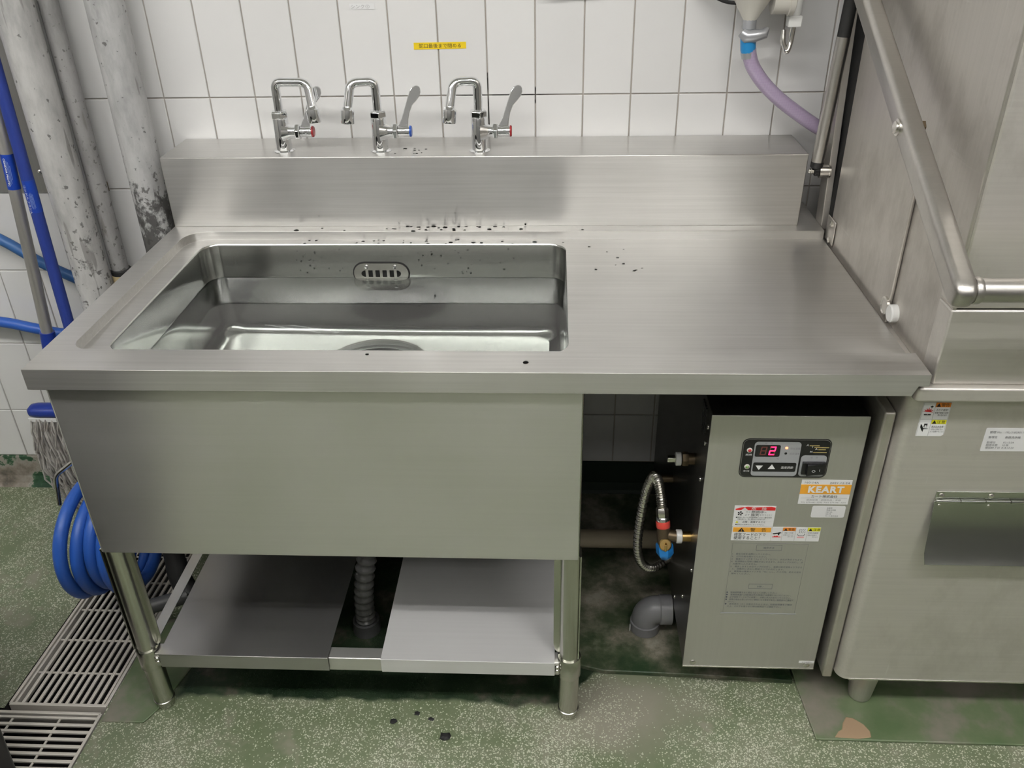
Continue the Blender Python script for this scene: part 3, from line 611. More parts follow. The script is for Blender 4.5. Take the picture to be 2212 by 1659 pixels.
# ------------------------------------------------------------------ taps
def tap(x, y, aim, reach, fall, cap, label):
    """aim: plan direction of the spout; reach of the level arm; fall: forward lean of the drop"""
    z0 = .9545
    t = thing('tap', (x, y, z0), label, 'tap', 'taps on the backsplash ledge')
    lathe('base_flange', [(.0215, z0), (.0215, z0 + .002), (.0150, z0 + .0045), (.0135, z0 + .0055)], (x, y, 0), CHROME, t)
    body = lathe('body', [(.0156, z0 + .003), (.0160, z0 + .01), (.0158, z0 + .066), (.0148, z0 + .069), (.012, z0 + .070)], (x, y, 0), CHROME, t)
    # flared side branch
    br = MB(); zz = z0 + .040
    ringsb = []
    for r_, d_ in ((.0225, .004), (.0165, .0140), (.0132, .019), (.0118, .023), (.0118, .033)):
        ringsb.append([Vector((x + d_, y + r_ * math.cos(2 * PI * j / 20), zz + r_ * math.sin(2 * PI * j / 20))) for j in range(20)])
    br.loft(ringsb).o('side_branch', CHROME, t, smooth=40)
    def hexn(o_, ax_, R_, h_, nm):
        a_ = Vector(ax_); u_ = a_.orthogonal().normalized(); v_ = a_.cross(u_); o_ = Vector(o_)
        P_ = lambda s_, hh: [o_ + a_ * hh + (u_ * math.cos(PI / 3 * j) + v_ * math.sin(PI / 3 * j)) * s_ for j in range(6)]
        return MB().loft([P_(R_ * .86, 0), P_(R_, h_ * .18), P_(R_, h_ * .82), P_(R_ * .86, h_)]).o(nm, CHROME, t, bevel=0.0008)
    hexn((x, y, z0 + .067), (0, 0, 1), .0178, .016, 'gland_nut')
    hexn((x + .028, y, zz), (1, 0, 0), .0165, .011, 'bonnet_nut')
    lathe('handle_hub', [(.008, 0), (.0112, .001), (.0112, .006), (.0104, .009), (.0116, .014), (.0120, .022), (.0112, .0245)], (x + .0385, y, zz), CHROME, t, ax=(1, 0, 0))
    lathe('index_cap', [(.0112, 0), (.0112, .003), (.0098, .0045), (0, .0048)], (x + .0625, y, zz), cap, t, ax=(1, 0, 0), n=20)
    # wing lever: flat cranked blade with a paddle end
    blade = MB(); pts = [(.0480, .004, .0110), (.0515, .014, .0092), (.0545, .024, .0070), (.0585, .038, .0060), (.0640, .052, .0066), (.0705, .063, .0095), (.0760, .072, .0112), (.0800, .079, .0100), (.0830, .084, .0060), (.0840, .0860, .002)]
    for sgn in (1,):
        rg = []
        for i, (px, pz, hw) in enumerate(pts):
            a_ = pts[max(i - 1, 0)]; b_ = pts[min(i + 1, len(pts) - 1)]
            d = Vector((b_[0] - a_[0], 0, b_[1] - a_[1])).normalized(); nrm = Vector((d.z, 0, -d.x))
            c = Vector((x + px, y - .002 + .020 * (pz / .1), zz + pz)); yv = Vector((0, -1, 0)); th = .0022
            off = nrm * (hw * .0)
            rg.append([c + nrm * hw + yv * th, c + nrm * hw * .98 - yv * th, c - nrm * hw * .98 - yv * th, c - nrm * hw + yv * th])
        blade.loft(rg)
    blade.o('lever', CHROME, t, bevel=0.0012)
    # swivel spout
    zt = z0 + .139; aim = Vector((aim[0], aim[1], 0)).normalized()
    p0 = Vector((x, y, z0 + .075)); p1 = Vector((x, y, zt)); p2 = p1 + aim * reach; p3 = p2 + Vector((aim.x * .008, aim.y * .008 - fall, -.050))
    tube('spout', bend([p0, p1, p2, p3], .015, 8), .0092, CHROME, t, n=20)
    dn = (p3 - p2).normalized(); dn = (dn + Vector((0, 0, -1.2))).normalized()
    lathe('nozzle', [(.0092, -.004), (.0105, .0), (.0136, .003), (.0138, .006), (.0138, .027), (.0128, .0290), (.0105, .0290), (.0100, .018)], p3 - dn * .003, CHROME, t, ax=dn, n=24)
    return t
tap(.2795, -.103, (1, -.10), .068, .012, CAP_RED, 'chrome tap with red cap, spout turned right, leftmost of the three')
tap(.4825, -.106, (-1, -.22), .048, .014, CAP_BLUE, 'chrome tap with the blue cap, in the middle of the backsplash ledge')
tap(.6875, -.110, (-1, -.22), .048, .014, CAP_RED, 'chrome tap with red cap, spout turned left, rightmost of the three')

# ------------------------------------------------------------------ labels on the tiles
s = thing('label_sticker', (.604, -.0006, 1.1416), 'yellow strip label with black Japanese lettering on the tiles', 'label')
decal('label_film', [(.5495, 1.1345), (.6578, 1.1355), (.6580, 1.1487), (.5497, 1.1478)], -.0006, YELLOW, s)
text('lettering', '蛇口最後まで閉める', .604, 1.1416, -.0012, .0092, INK, s, width=.087, bold=.012)
s = thing('label_sticker', (.449, -.0006, 1.2185), 'small white label with grey lettering high on the tiles', 'label')
decal('label_film', rrect(.4245, .4755, 1.2125, 1.2235, .0012, 3), -.0006, LABEL_W, s)
text('lettering', 'シンク⑤', .4465, 1.218, -.0012, .0082, INK_LG, s, width=.038)

# ------------------------------------------------------------------ pipes on the wall, left
def pipe(name, x, y, r, z0, z1, mat, label):
    o = lathe(name, [(r, z0), (r, (z0 + z1) / 2), (r, z1)], (x, y, 0), mat, None, n=40); return tag(o, label, 'pipe')
pipe('standpipe', -.2185, -.09, .0385, 0.0, 2.6, PIPE1, 'thick grey painted standpipe with chipped paint, beside the mop handles')
t = thing('standpipe', (-.170, -.05, 0), 'thin galvanised standpipe between the two thick grey pipes', 'pipe')
lathe('pipe', [(.0195, .664), (.0195, 1.6), (.0195, 2.6)], (-.170, -.05, 0), PIPE2, t, n=32)
lathe('coupling_ring', [(.0225, .655), (.0235, .658), (.0235, .666), (.021, .669)], (-.168, -.05, 0), BLACK_RUB, t)
lathe('sealed_coupling', [(.020, .0), (.0215, .3), (.0225, .60), (.0235, .63), (.0235, .656)], (-.168, -.05, 0), BEIGE, t)
pipe('standpipe', -.0455, -.07, .0375, 0.0, 2.6, PIPE3, 'thick grey standpipe with a black grimy foot, next to the backsplash')
t = thing('pipe_clamp', (-.178, -.03, .86), 'small dark steel clamp between the thick and thin pipes', 'clamp')
box('clamp_plate', -.205, -.160, -.026, -.023, .845, .867, BRONZE, t, bevel=.001)
box('clamp_stem', -.189, -.177, -.026, -.0005, .850, .862, BRONZE, t, bevel=.001)
# dull steel sheet on the wall
t = thing('wall_panel', (-.55, -.002, .8355), 'dull grey steel sheet screwed to the tiles behind the mops', 'panel')
box('sheet', -.90, -.290, -.004, -.0008, .8355, 1.95, PANEL_ST, t, bevel=.0006)
for z_ in (.8835, 1.25, 1.62):
    for x_ in (-.321, -.86): lathe('screw', [(.0055, 0), (.0052, .0015), (.003, .003), (0, .0034)], (x_, -.004, z_), BOLT, t, ax=(0, -1, 0), n=14)

# ------------------------------------------------------------------ mops
def handle_frame(p, q):
    a = (Vector(q) - Vector(p)).normalized(); x_ = Vector((1, -.35, 0)); x_ = (x_ - a * x_.dot(a)).normalized(); return a, x_, x_.cross(a) * -1
m1 = thing('mop', (-.42, -.12, .1), 'cotton mop with an aluminium handle and blue clamp, strings hanging down', 'mop')
A0, A1 = Vector((-.346, -.125, .528)), Vector((-.268, -.085, 1.62))
tube('handle', [A0, (A0 + A1) / 2, A1], .0128, ALU, m1, n=20)
def along(z_): return A0 + (A1 - A0) * ((z_ - A0.z) / (A1.z - A0.z))
tube('handle_sticker', [along(.880), along(.955)], .0133, STKBLUE, m1, n=24)
def vtext(par, base, ax, r, body, size, width, mat, off_ang, bold=0.0):
    """lettering that runs down a handle, on the side that faces the room"""
    out = Vector((math.sin(off_ang), -math.cos(off_ang), 0.0)); out = (out - ax * out.dot(ax)).normalized()
    xa = -ax; ya = out.cross(xa).normalized()
    Mx = Matrix((xa, ya, out)).transposed().to_4x4(); Mx.translation = base + out * (r + .0004)
    return text('lettering', body, 0, 0, 0, size, mat, par, width=width, bold=bold, Mx=Mx)
ax1 = (A1 - A0).normalized()
vtext(m1, along(.918), ax1, .0133, 'CONDOR PROTEC', .0052, .060, WHITE, -.05, .03)
def print_strip(par, base, ax, r, ang, ln, wd_):
    out = Vector((math.sin(ang), -math.cos(ang), 0)); out = (out - ax * out.dot(ax)).normalized(); sd = out.cross(ax)
    c_ = base + out * (r + .0003); v_ = [c_ + ax * a_ * ln / 2 + sd * b_ * wd_ / 2 + out * d_ for d_ in (0, .0003) for a_, b_ in ((-1, -1), (1, -1), (1, 1), (-1, 1))]
    mobj('fine_print', v_, [(0, 1, 2, 3), (4, 7, 6, 5), (0, 4, 5, 1), (1, 5, 6, 2), (2, 6, 7, 3), (3, 7, 4, 0)], STKBLUE2, par)
for a_, l_ in ((.22, .052), (.40, .046), (.58, .030)): print_strip(m1, along(.917), ax1, .0133, a_, l_, .0013)
# blue clamp head and strings
C0 = Vector((-.400, -.150, .345))
tube('socket', [A0 + (A1 - A0).normalized() * .012, A0 - Vector((.004, .002, .045)), Vector((-.352, -.138, .43)), Vector((-.362, -.146, .365))], [.0165, .0175, .016, .014], MOPBLUE, m1, n=20)
clamp = MB(); cs = []
for i in range(13):
    tt = i / 12; xx = -.442 + .14 * tt; e = max(0.18, math.sqrt(max(0, 1 - (2 * tt - 1) ** 8)))
    cs.append([Vector((xx, -.150 + .022 * e * math.cos(2 * PI * j / 14),   .338 + .017 * e * math.sin(2 * PI * j / 14))) for j in range(14)])
clamp.loft(cs).o('clamp', MOPBLUE, m1, smooth=50)
box('clamp_base', -.438, -.304, -.166, -.134, .312, .324, WHITE_PL, m1, bevel=.002)
ys = MB(); rr = random.Random(3)
for i in range(230):
    x0_ = -.434 + .126 * rr.random(); y0_ = -.165 + .03 * rr.random()
    dx = (x0_ + .370) * .25; P_ = [Vector((x0_, y0_, .32))]
    ln = rr.uniform(.20, .285)
    ph = rr.random() * 6; fr = rr.uniform(2, 5); am = rr.uniform(.003, .010)
    for k in range(1, 9):
        u_ = k / 8
        bul = math.sin(u_ * PI * .75)
        P_.append(Vector((x0_ + dx * bul + am * math.sin(ph + fr * u_ * 2) + .05 * u_ * u_, y0_ - .035 * bul * rr.uniform(.2, 1.0) + am * math.cos(ph * 1.7 + fr * u_ * 2), .32 - ln * u_)))
    ys.tube(P_, .0023, 5)
tag(ys.o('strings', YARN, m1, smooth=60), kind='stuff')
m2 = thing('broom_handle', (-.292, -.135, .0), 'blue coated handle leaning upright beside the aluminium mop handle', 'handle')
B0, B1 = Vector((-.292, -.140, .02)), Vector((-.272, -.105, 1.55))
tube('shaft', [B0, (B0 + B1) / 2, B1], .0128, HANDLEBLUE, m2, n=20)
ax2 = (B1 - B0).normalized(); al2 = lambda z_: B0 + (B1 - B0) * ((z_ - B0.z) / (B1.z - B0.z))
tube('handle_sticker', [al2(.832), al2(.902)], .0132, STKBLUE, m2, n=24)
vtext(m2, al2(.862), ax2, .0132, 'コンドルブラシA', .0062, .062, WHITE, -.25, .02)
vtext(m2, al2(.866), ax2, .0132, 'CONDOR', .0042, .022, STKBLUE2, .35, .02)
for a_, l_ in ((.05, .030), (.2, .034), (.4, .034), (.55, .03)): print_strip(m2, al2(.858), ax2, .0132, a_ + .05, l_, .0012)
tube('head_bar', [(-.292, -.140, .03), (-.292, -.140, .012)], [.016, .02], MOPBLUE, m2, n=16)

# ------------------------------------------------------------------ blue hose
hp = catmull([(-.80, -.05, .93), (-.60, -.045, .83), (-.436, -.045, .737), (-.36, -.045, .682), (-.285, -.034, .632), (-.235, -.022, .600), (-.207, -.019, .55), (-.200, -.018, .46), (-.200, -.018, .30), (-.200, -.020, .06)], 8)
o = tube('water_hose', hp, .0125, HOSEBLUE2, None, n=16); tag(o, 'dull blue hose slanting down the tiles behind the pipes', 'hose')
hp = catmull([(-.85, -.06, .56), (-.65, -.055, .545), (-.505, -.05, .528), (-.43, -.05, .512), (-.365, -.045, .495), (-.29, -.030, .485), (-.252, -.020, .450), (-.238, -.018, .38), (-.236, -.018, .25), (-.236, -.020, .06)], 8)
o = tube('water_hose', hp, .0130, HOSEBLUE, None, n=16); tag(o, 'bright blue hose crossing the tiles low behind the mop socket', 'hose')
# coil hung on a wire hook
hp = []
for i in range(7, 5 * 28 + 6):
    k = (i - 28) / 28 if False else i / 28 - .5; a = 2 * PI * k; rad = .120 + .006 * math.sin(k * 2.3 + 1) + .004 * math.sin(a * 3)
    hp.append((-.186 + .0275 * k + .006 * math.sin(a + .5), -.440 + .006 * k - rad * math.cos(a), .195 + .004 * math.sin(k * 4) + rad * math.sin(a) * 1.02))
hp = catmull(hp, 2)
t = thing('hose_coil', (-.1, -.42, .03), 'thick blue rubber hose hung in a coil beside the bench leg', 'hose')
tube('hose', hp, .0138, HOSEBLUE, t, n=14)
o = tube('hose_hook', bend([(.0445, -.40, .405), (-.150, -.42, .405), (-.213, -.445, .362), (-.222, -.452, .290)], .012, 5), .0048, BOLT, None, n=12); tag(o, 'bent steel wire hook holding the blue hose coil', 'hook')
# hose tap stub under the bench
t = thing('hose_tap', (-.045, -.52, .10), 'brass hose tap on a short grey pipe under the bench', 'tap')
tube('pipe_stub', [(-.060, -.545, .075), (.032, -.500, .075)], .0165, PVC_DARK, t, n=20)
lathe('tap_body', [(.013, 0), (.016, .006), (.016, .02), (.012, .026), (.012, .034)], (-.074, -.545, .068), BRASS, t)
tube('tap_neck', [(-.060, -.545, .075), (-.085, -.553, .075)], .010, BRASS, t, n=14)
for k in range(3): box('tap_wing', -.070 + .010 * k, -.064 + .010 * k, -.560 + .006 * k, -.535 + .006 * k, .104, .111, CHROME, t)
t2 = tube('black_hose', catmull([(.035, -.49, .07), (.01, -.47, .10), (-.005, -.44, .19), (-.012, -.40, .33), (-.01, -.36, .46)], 6), [.024] * 9 + [.022] * 16, BLACK_RUB, None, n=18); tag(t2, 'black rubber hose standing behind the bench leg', 'hose')

# ------------------------------------------------------------------ floor gratings
def bar(par, pts, w_, z0=-.006, z1=-.001, name='bar'):
    (xa, ya), (xb, yb) = pts; d = Vector((xb - xa, yb - ya, 0)).normalized(); nn = Vector((-d.y, d.x, 0)) * w_ / 2
    a = Vector((xa, ya, 0)); b = Vector((xb, yb, 0)); v = []
    for p in (a - nn, b - nn, b + nn, a + nn): v += [(p.x, p.y, z0), (p.x, p.y, z1)]
    return mobj(name, v, [(0, 1, 3, 2), (2, 3, 5, 4), (4, 5, 7, 6), (6, 7, 1, 0), (1, 7, 5, 3), (0, 2, 4, 6)], GRATE, par, bevel=.0006, seg=1)
g1 = thing('floor_grating', (-.165, -.37, -.02), 'steel bar grating over the drain channel, running to the wall', 'grating')
ya, yb = -.736, -.015
G = lambda x: ((GX(x, ya), ya), (GX(x, yb), yb))
bar(g1, G(-.2665), .006, -.03, .0005, 'frame_bar'); bar(g1, G(-.2575), .005, -.03, -.001, 'frame_bar'); bar(g1, G(-.0745), .005, -.03, -.001, 'frame_bar'); bar(g1, G(-.0655), .006, -.03, .0005, 'frame_bar')
bar(g1, ((GX(-.268, ya), ya), (GX(-.064, ya), ya)), .007, -.03, -.0005, 'frame_bar'); bar(g1, ((GX(-.268, yb), yb), (GX(-.064, yb), yb)), .007, -.03, -.0005, 'frame_bar')
for i in range(11): bar(g1, G(-.2575 + .01525 * (i + 1)), .0062)
for k in range(8):
    yy = -.652 + .0905 * k
    o = tube('cross_rod', [(GX(-.258, yy), yy, -.0055), (GX(-.075, yy), yy, -.0055)], .0024, GRATE, g1, n=8)
g2 = thing('floor_grating', (-.33, -.98, -.02), 'steel bar grating with crosswise bars at the lower left corner', 'grating')
xr_ = lambda y: GX(-.0665, y); xl_ = -.612; ya2, yb2 = -.756, -1.21
bar(g2, ((xr_(ya2), ya2), (xr_(yb2), yb2)), .0065, -.03, .0, 'frame_bar'); bar(g2, ((xl_, ya2), (xl_, yb2)), .0065, -.03, .0, 'frame_bar')
bar(g2, ((xl_, ya2), (xr_(ya2), ya2)), .0065, -.03, .0, 'frame_bar'); bar(g2, ((xl_, yb2), (xr_(yb2), yb2)), .0065, -.03, .0, 'frame_bar'); bar(g2, ((xl_, ya2 - .0105), (xr_(ya2) - .002, ya2 - .0105)), .0052)
for i in range(26):
    yy = ya2 - .0105 - .0163 * (i + 1)
    if yy > yb2 + .008: bar(g2, ((xl_, yy), (xr_(yy) - .002, yy)), .0064)
for k in range(5):
    xx = -.146 - .098 * k; tube('cross_rod', [(GX(xx, ya2), ya2 - .01, -.0055), (GX(xx, yb2), yb2 + .005, -.0055)], .0024, GRATE, g2, n=8)

# black bin at the picture's lower left corner
t = thing('waste_bin', (-.40, -1.13, 0), 'black plastic bin standing on the grating at the lower left corner', 'bin')
def rr3(x0, x1, y0, y1, r, z): return [Vector((p[0], p[1], z)) for p in rrect(x0, x1, y0, y1, r, 5)]
bn = MB().loft([rr3(-.585, -.150, -1.345, -.900, .012, .002), rr3(-.610, -.122, -1.37, -.872, .016, .74), rr3(-.604, -.128, -1.364, -.878, .013, .74), rr3(-.579, -.156, -1.339, -.906, .010, .012)])
bn.o('bin_body', BLACK, t, smooth=40)
rm = MB().loft([rr3(-.618, -.114, -1.378, -.864, .020, .730), rr3(-.618, -.114, -1.378, -.864, .020, .742), rr3(-.602, -.130, -1.362, -.880, .014, .742), rr3(-.602, -.130, -1.362, -.880, .014, .730)], caps=False)
rm.o('rim', BLACK, t, smooth=40)

# black crumbs on the floor
for i, (x_, y_, s_, lab) in enumerate(((.529, -.757, .007, 'black crumb on the green floor, leftmost of the small scatter'), (.574, -.737, .007, 'small black crumb on the green floor, nearest the bench shelf'), (.603, -.749, .006, 'small black crumb on the green floor, rightmost of the three small ones'), (.636, -.788, .012, 'largest black crumb on the green floor before the bench'))):
    rr = random.Random(i); v = [];
    rg = []
    for h, q in ((0, 1), (.35, .95), (.6, .5)): rg.append([Vector((x_ + s_ * q * (1 + rr.uniform(-.4, .3)) * math.cos(2 * PI * j / 8), y_ + s_ * .8 * q * (1 + rr.uniform(-.4, .3)) * math.sin(2 * PI * j / 8), .0003 + h * s_ * .6)) for j in range(8)])
    o = MB().loft(rg).o('crumb', BLACK_RUB); tag(o, lab, 'crumb', 'black crumbs on the floor')

# ------------------------------------------------------------------ waste hose under the basin
t = thing('waste_hose', (.43, -.515, 0), 'grey corrugated waste hose dropping from basin into floor socket', 'hose')
path = catmull([(.431, -.515, .03), (.433, -.512, .10), (.446, -.50, .19), (.470, -.475, .28), (.482, -.43, .345), (.482, -.385, .375), (.482, -.370, .395)], 24)
MBh = MB(); n_ = len(path); rs = [.0195 + .0028 * math.sin(i * 2 * PI / 5.2) for i in range(n_)]
MBh.tube(path, rs, 18).o('hose', DUCT, t, smooth=60)
lathe('floor_socket', [(.021, .002), (.021, .03), (.0245, .032), (.0290, .030), (.031, .0), ], (.431, -.515, 0), PVC_DARK, t)

# ------------------------------------------------------------------ booster heater
hx0, hx1, hy0, hy1, hz0, hz1 = 1.1005, 1.3552, -.680, -.06, .0895, .6787
ht = thing('booster_heater', (1.228, -.37, 0), 'grey steel gas booster heater cabinet with control panel under the bench', 'heater')
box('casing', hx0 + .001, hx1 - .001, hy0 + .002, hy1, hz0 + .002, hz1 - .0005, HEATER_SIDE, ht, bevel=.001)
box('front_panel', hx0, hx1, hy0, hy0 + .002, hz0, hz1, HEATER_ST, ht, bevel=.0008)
for fx in (hx0 + .05, hx1 - .05):
    for fy in (hy0 + .17, hy1 - .08): lathe('foot', [(.016, .010), (.014, .02), (.012, .092)], (fx, fy, 0), BLACK_RUB, ht, n=16)
box('bottom_edge', hx0, hx1, hy0 - .0006, hy0 + .001, hz0 - .001, hz0 + .0022, BOLT, ht, bevel=.0003)
for (sx, sz) in ((1.1195, .1015), (1.340, .1005)):
    lathe('screw', [(.0062, 0), (.0060, .0012), (.0042, .0024), (.0018, .0028), (0, .0029)], (sx, hy0, sz), BOLT, ht, ax=(0, -1, 0), n=16)
for (sy, sz) in ((-.655, .64), (-.64, .52), (-.655, .32), (-.60, .20), (-.645, .60), (-.52, .12), (-.34, .12)):
    lathe('screw', [(.0045, 0), (.0042, .0014), (.002, .0024), (0, .0026)], (hx0 + .001, sy, sz), BOLT, ht, ax=(-1, 0, 0), n=12)
for k in range(4): box('vent_louvre', hx0 - .002, hx0 + .0015, -.640 + .010 * k, -.635 + .010 * k, .615, .665, BLACK, ht, bevel=.0005)
fy = hy0 - .0002
def D(name, poly, lvl, mat, par): return decal(name, poly, fy - .0004 * lvl, mat, par)
def T(body, x, z, lvl, size, mat, par, **k): return text('lettering', body, x, z, fy - .0004 * (lvl + 1) - .0001, size, mat, par, **k)
# control panel
cp = D('control_panel', rrect(1.1560, 1.3018, .5557, .6347, .011, 5), 0, BLACK, ht)
D('panel_outline', rrect(1.1575, 1.3003, .5572, .6332, .010, 5), 1, GREY_PR, cp); D('panel_face', rrect(1.1581, 1.2997, .5578, .6326, .0095, 5), 2, BLACK, cp)
D('panel_insert', rrect(1.1758, 1.2520, .5596, .6289, .006, 4), 3, PANEL_GREY, cp)
D('display_window', rrect(1.1780, 1.2187, .5992, .6230, .003, 3), 4, BLACK, cp)
D('button_strip', rrect(1.1778, 1.2491, .5687, .5872, .0025, 3), 4, BLACK, cp)
def seven(cx, cz, segs, mat, nm):
    m_ = MB(); w_, h_, t_ = .0100, .0170, .0019; g = .0004; yy = fy - .0004 * 5
    S = {'a': rect(-w_/2 + g, w_/2 - g, h_/2 - t_, h_/2), 'd': rect(-w_/2 + g, w_/2 - g, -h_/2, -h_/2 + t_), 'g': rect(-w_/2 + g, w_/2 - g, -t_/2, t_/2), 'f': rect(-w_/2, -w_/2 + t_, g, h_/2 - g), 'b': rect(w_/2 - t_, w_/2, g, h_/2 - g), 'e': rect(-w_/2, -w_/2 + t_, -h_/2 + g, -g), 'c': rect(w_/2 - t_, w_/2, -h_/2 + g, -g)}
    for q in segs: m_.prism([(cx + a + b * .10, cz + b) for a, b in S[q]], lambda p: (p[0], yy, p[1]), lambda p: (p[0], yy - .0003, p[1]))
    m_.o(nm, mat, cp)
seven(1.1915, .6112, 'abcdefg', LED_GHOST, 'display_digit'); seven(1.2060, .6115, 'abged', LED_RED, 'display_digit'); seven(1.2060, .6115, 'fc', LED_GHOST, 'display_digit')
D('triangle_key', [(1.1822, .5812), (1.1942, .5812), (1.1882, .5722)], 5, WHITE, cp); D('triangle_key', [(1.2030, .5745), (1.2150, .5745), (1.2090, .5838)], 5, WHITE, cp)
T('温度調節', 1.2346, .5776, 4, .0052, WHITE, cp, width=.0205, bold=.01)
for (lx, lz, lens, tx) in ((1.1686, .6119, LENS_RED, '燃焼'), (1.1683, .5783, LENS_GRN, '水位')):
    lathe('lamp_bezel', [(.0046, 0), (.0046, .0012), (.0036, .0018)], (lx, fy - .0008, lz), BEZEL, cp, ax=(0, -1, 0), n=20); lathe('lamp_lens', [(.0030, 0), (.0026, .0014), (.0014, .0024), (0, .0027)], (lx, fy - .002, lz), lens, cp, ax=(0, -1, 0), n=14)
    T(tx, lx - .0002, lz - .0092, 2, .0040, WHITE, cp, width=.0105)
lathe('lamp_lens', [(.0026, 0), (.0022, .0010), (.001, .0016), (0, .0017)], (1.2286, fy - .0014, .6172), LED_OR, cp, ax=(0, -1, 0), n=14)
D('unlit_lamp', circ(1.2286, .6063, .0022, 14), 4, BLACK, cp)
T('現在温度', 1.2429, .6160, 3, .0042, INK_G, cp, width=.0165); T('設定温度', 1.2431, .6057, 3, .0042, INK_G, cp, width=.0165); T('湯　温', 1.1983, .6262, 3, .0034, INK_G, cp, width=.013); T('℃', 1.2166, .5955, 3, .0046, INK_G, cp)
for (ch_, x_, z_, wd_) in (('A', 1.2623, .6231, .016), ('T', 1.2705, .6195, .024), ('A', 1.2775, .6154, .012), ('M', 1.2699, .6095, .022)):
    T(ch_, x_, z_, 2, .0056, WHITE, cp); D('fine_print', rect(x_ + .0032, x_ + .0032 + wd_, z_ - .0018, z_ - .0004), 3, GOLD, cp)
D('switch_plate', rrect(1.2552, 1.2975, .5594, .6026, .006, 4), 3, PANEL_GREY, cp)
T('電　源', 1.2764, .5982, 3, .0040, INK_G, cp, width=.012); T('切', 1.2656, .5622, 3, .0034, INK_G, cp); T('入', 1.2868, .5622, 3, .0034, INK_G, cp)
box('rocker_switch', 1.2585, 1.2965, fy - .006, fy - .0012, .5655, .5905, BLACK, cp, bevel=.0012)
rk = MB(); rk.prism([(1.2655, fy - .0060), (1.2655, fy - .0125), (1.2810, fy - .0088), (1.2950, fy - .0068), (1.2950, fy - .006)], lambda p: (p[0], p[1], .5675), lambda p: (p[0], p[1], .5885)); rk.o('rocker_key', BLACK, cp, bevel=.0006)
text('lettering', 'O', 1.2763, .5770, fy - .0112, .0068, WHITE, cp, width=.0060); text('lettering', 'I', 1.2868, .5772, fy - .0090, .0068, WHITE, cp)
# company sticker
st = D('company_sticker', [(1.2641, .4995), (1.3487, .4995), (1.3484, .5515), (1.2641, .5515)], 0, WHITE, ht)
D('sticker_band', rect(1.2641, 1.3485, .5216, .5416), 1, ORANGE, st)
T('160-14A', 1.2812, .5458, 1, .0060, INK_G, st, width=.0235); T('2021.12.24', 1.3278, .5456, 1, .0060, INK_G, st, width=.0330)
T('KEART', 1.3070, .5318, 2, .0185, WHITE, st, width=.060, bold=.045, spacing=1.15)
T('カート株式会社', 1.3066, .5168, 1, .0064, INK, st, width=.0440, bold=.01)
D('sticker_rule', rect(1.2675, 1.3455, .5128, .5131), 1, INK_LG, st)
T('厨房設備・調理用品・食器', 1.3066, .5090, 1, .0042, INK_LG, st, width=.058); T('TEL 079-441-3200  FAX 079-441-3201', 1.3066, .5036, 1, .0042, INK_LG, st, width=.076)
st = D('asset_sticker', rrect(1.2903, 1.3472, .4702, .4954, .003, 4), 0, LABEL_W, ht)
for k, tx in enumerate(('兵庫県', '食器洗浄機', '160-14A', '2021年', 'カート株式会社')): T(tx, 1.3150, .4915 - .0043 * k, 1, .0032, INK_G, st, align='LEFT')
# danger sticker
st = D('danger_sticker', [(1.1582, .4478), (1.2287, .4478), (1.2290, .4938), (1.1578, .4940)], 0, WHITE, ht)
D('sticker_band', [(1.1600, .4845), (1.2280, .4845), (1.2280, .4905), (1.2210, .4925), (1.1950, .4905), (1.1800, .4918), (1.1690, .4900), (1.1600, .4870)], 1, RED, st)
T('危　険', 1.2000, .4880, 1, .0066, WHITE, st, width=.026, bold=.02); D('warning_triangle', [(1.1700, .4850), (1.1810, .4850), (1.1755, .4905)], 2, WHITE, st)
D('fan_icon', rrect(1.1630, 1.1745, .4718, .4828, .001, 3), 1, WHITE, st)
for k in range(5):
    a = 2 * PI * k / 5; D('fan_blade', [(1.1688 + .0052 * q * math.cos(a + d), .4773 + .0050 * q * math.sin(a + d)) for q, d in ((.12, 0), (.85, -.30), (1.0, .15), (.75, .55))], 2, INK, st)
T('ガス', 1.1820, .4806, 1, .0046, INK_G, st); T('燃焼中', 1.1985, .4806, 1, .0064, INK, st, width=.0215, bold=.03); T('は', 1.2120, .4804, 1, .0036, INK_G, st)
T('必ず', 1.1812, .4742, 1, .0044, INK_G, st); T('換気', 1.1945, .4742, 1, .0064, INK, st, width=.0140, bold=.03); T('を行うこと！', 1.2130, .4742, 1, .0042, INK_G, st, width=.021)
T('■換気しないと不完全燃焼による一酸化炭素', 1.1932, .4685, 1, .0032, INK, st, width=.062); T('中毒を起こし、死に至るおそれがあります', 1.1895, .4645, 1, .0032, INK, st, width=.048)
D('sticker_rule', rect(1.1590, 1.2285, .4614, .4616), 1, INK_LG, st)
D('caution_triangle', [(1.1625, .4560), (1.1680, .4560), (1.1652, .4606)], 1, YELLOW2, st); T('点検・清掃すること', 1.1945, .4583, 1, .0050, INK, st, width=.040, bold=.02); T('■吸気口の清掃をおこなって下さい。', 1.1880, .4525, 1, .0032, INK, st, width=.050)
st = D('warning_sticker', rrect(1.1590, 1.2283, .4157, .4468, .0012, 3), 0, WHITE, ht)
D('sticker_band', rect(1.1605, 1.2268, .4355, .4458), 1, ORANGE, st); D('warning_triangle', [(1.1690, .4365), (1.1810, .4365), (1.1750, .4450)], 2, INK, st); text('lettering', '!', 1.1750, .4396, fy - .0016, .0068, ORANGE, st, bold=.02)
T('警　告', 1.2045, .4407, 1, .0086, INK, st, width=.0280, bold=.02); T('排気フードの下で', 1.1912, .4300, 1, .0082, INK, st, width=.0555, bold=.01); T('使用すること！', 1.1860, .4222, 1, .0082, INK, st, width=.0450, bold=.01)
st = D('pictogram_sticker', rect(1.2288, 1.3128, .4158, .4474), 0, WHITE, ht)
D('sticker_band', rect(1.2472, 1.2692, .4392, .4468), 1, ORANGE2, st); D('sticker_band', rect(1.2900, 1.3120, .4392, .4470), 1, YELLOW2, st)
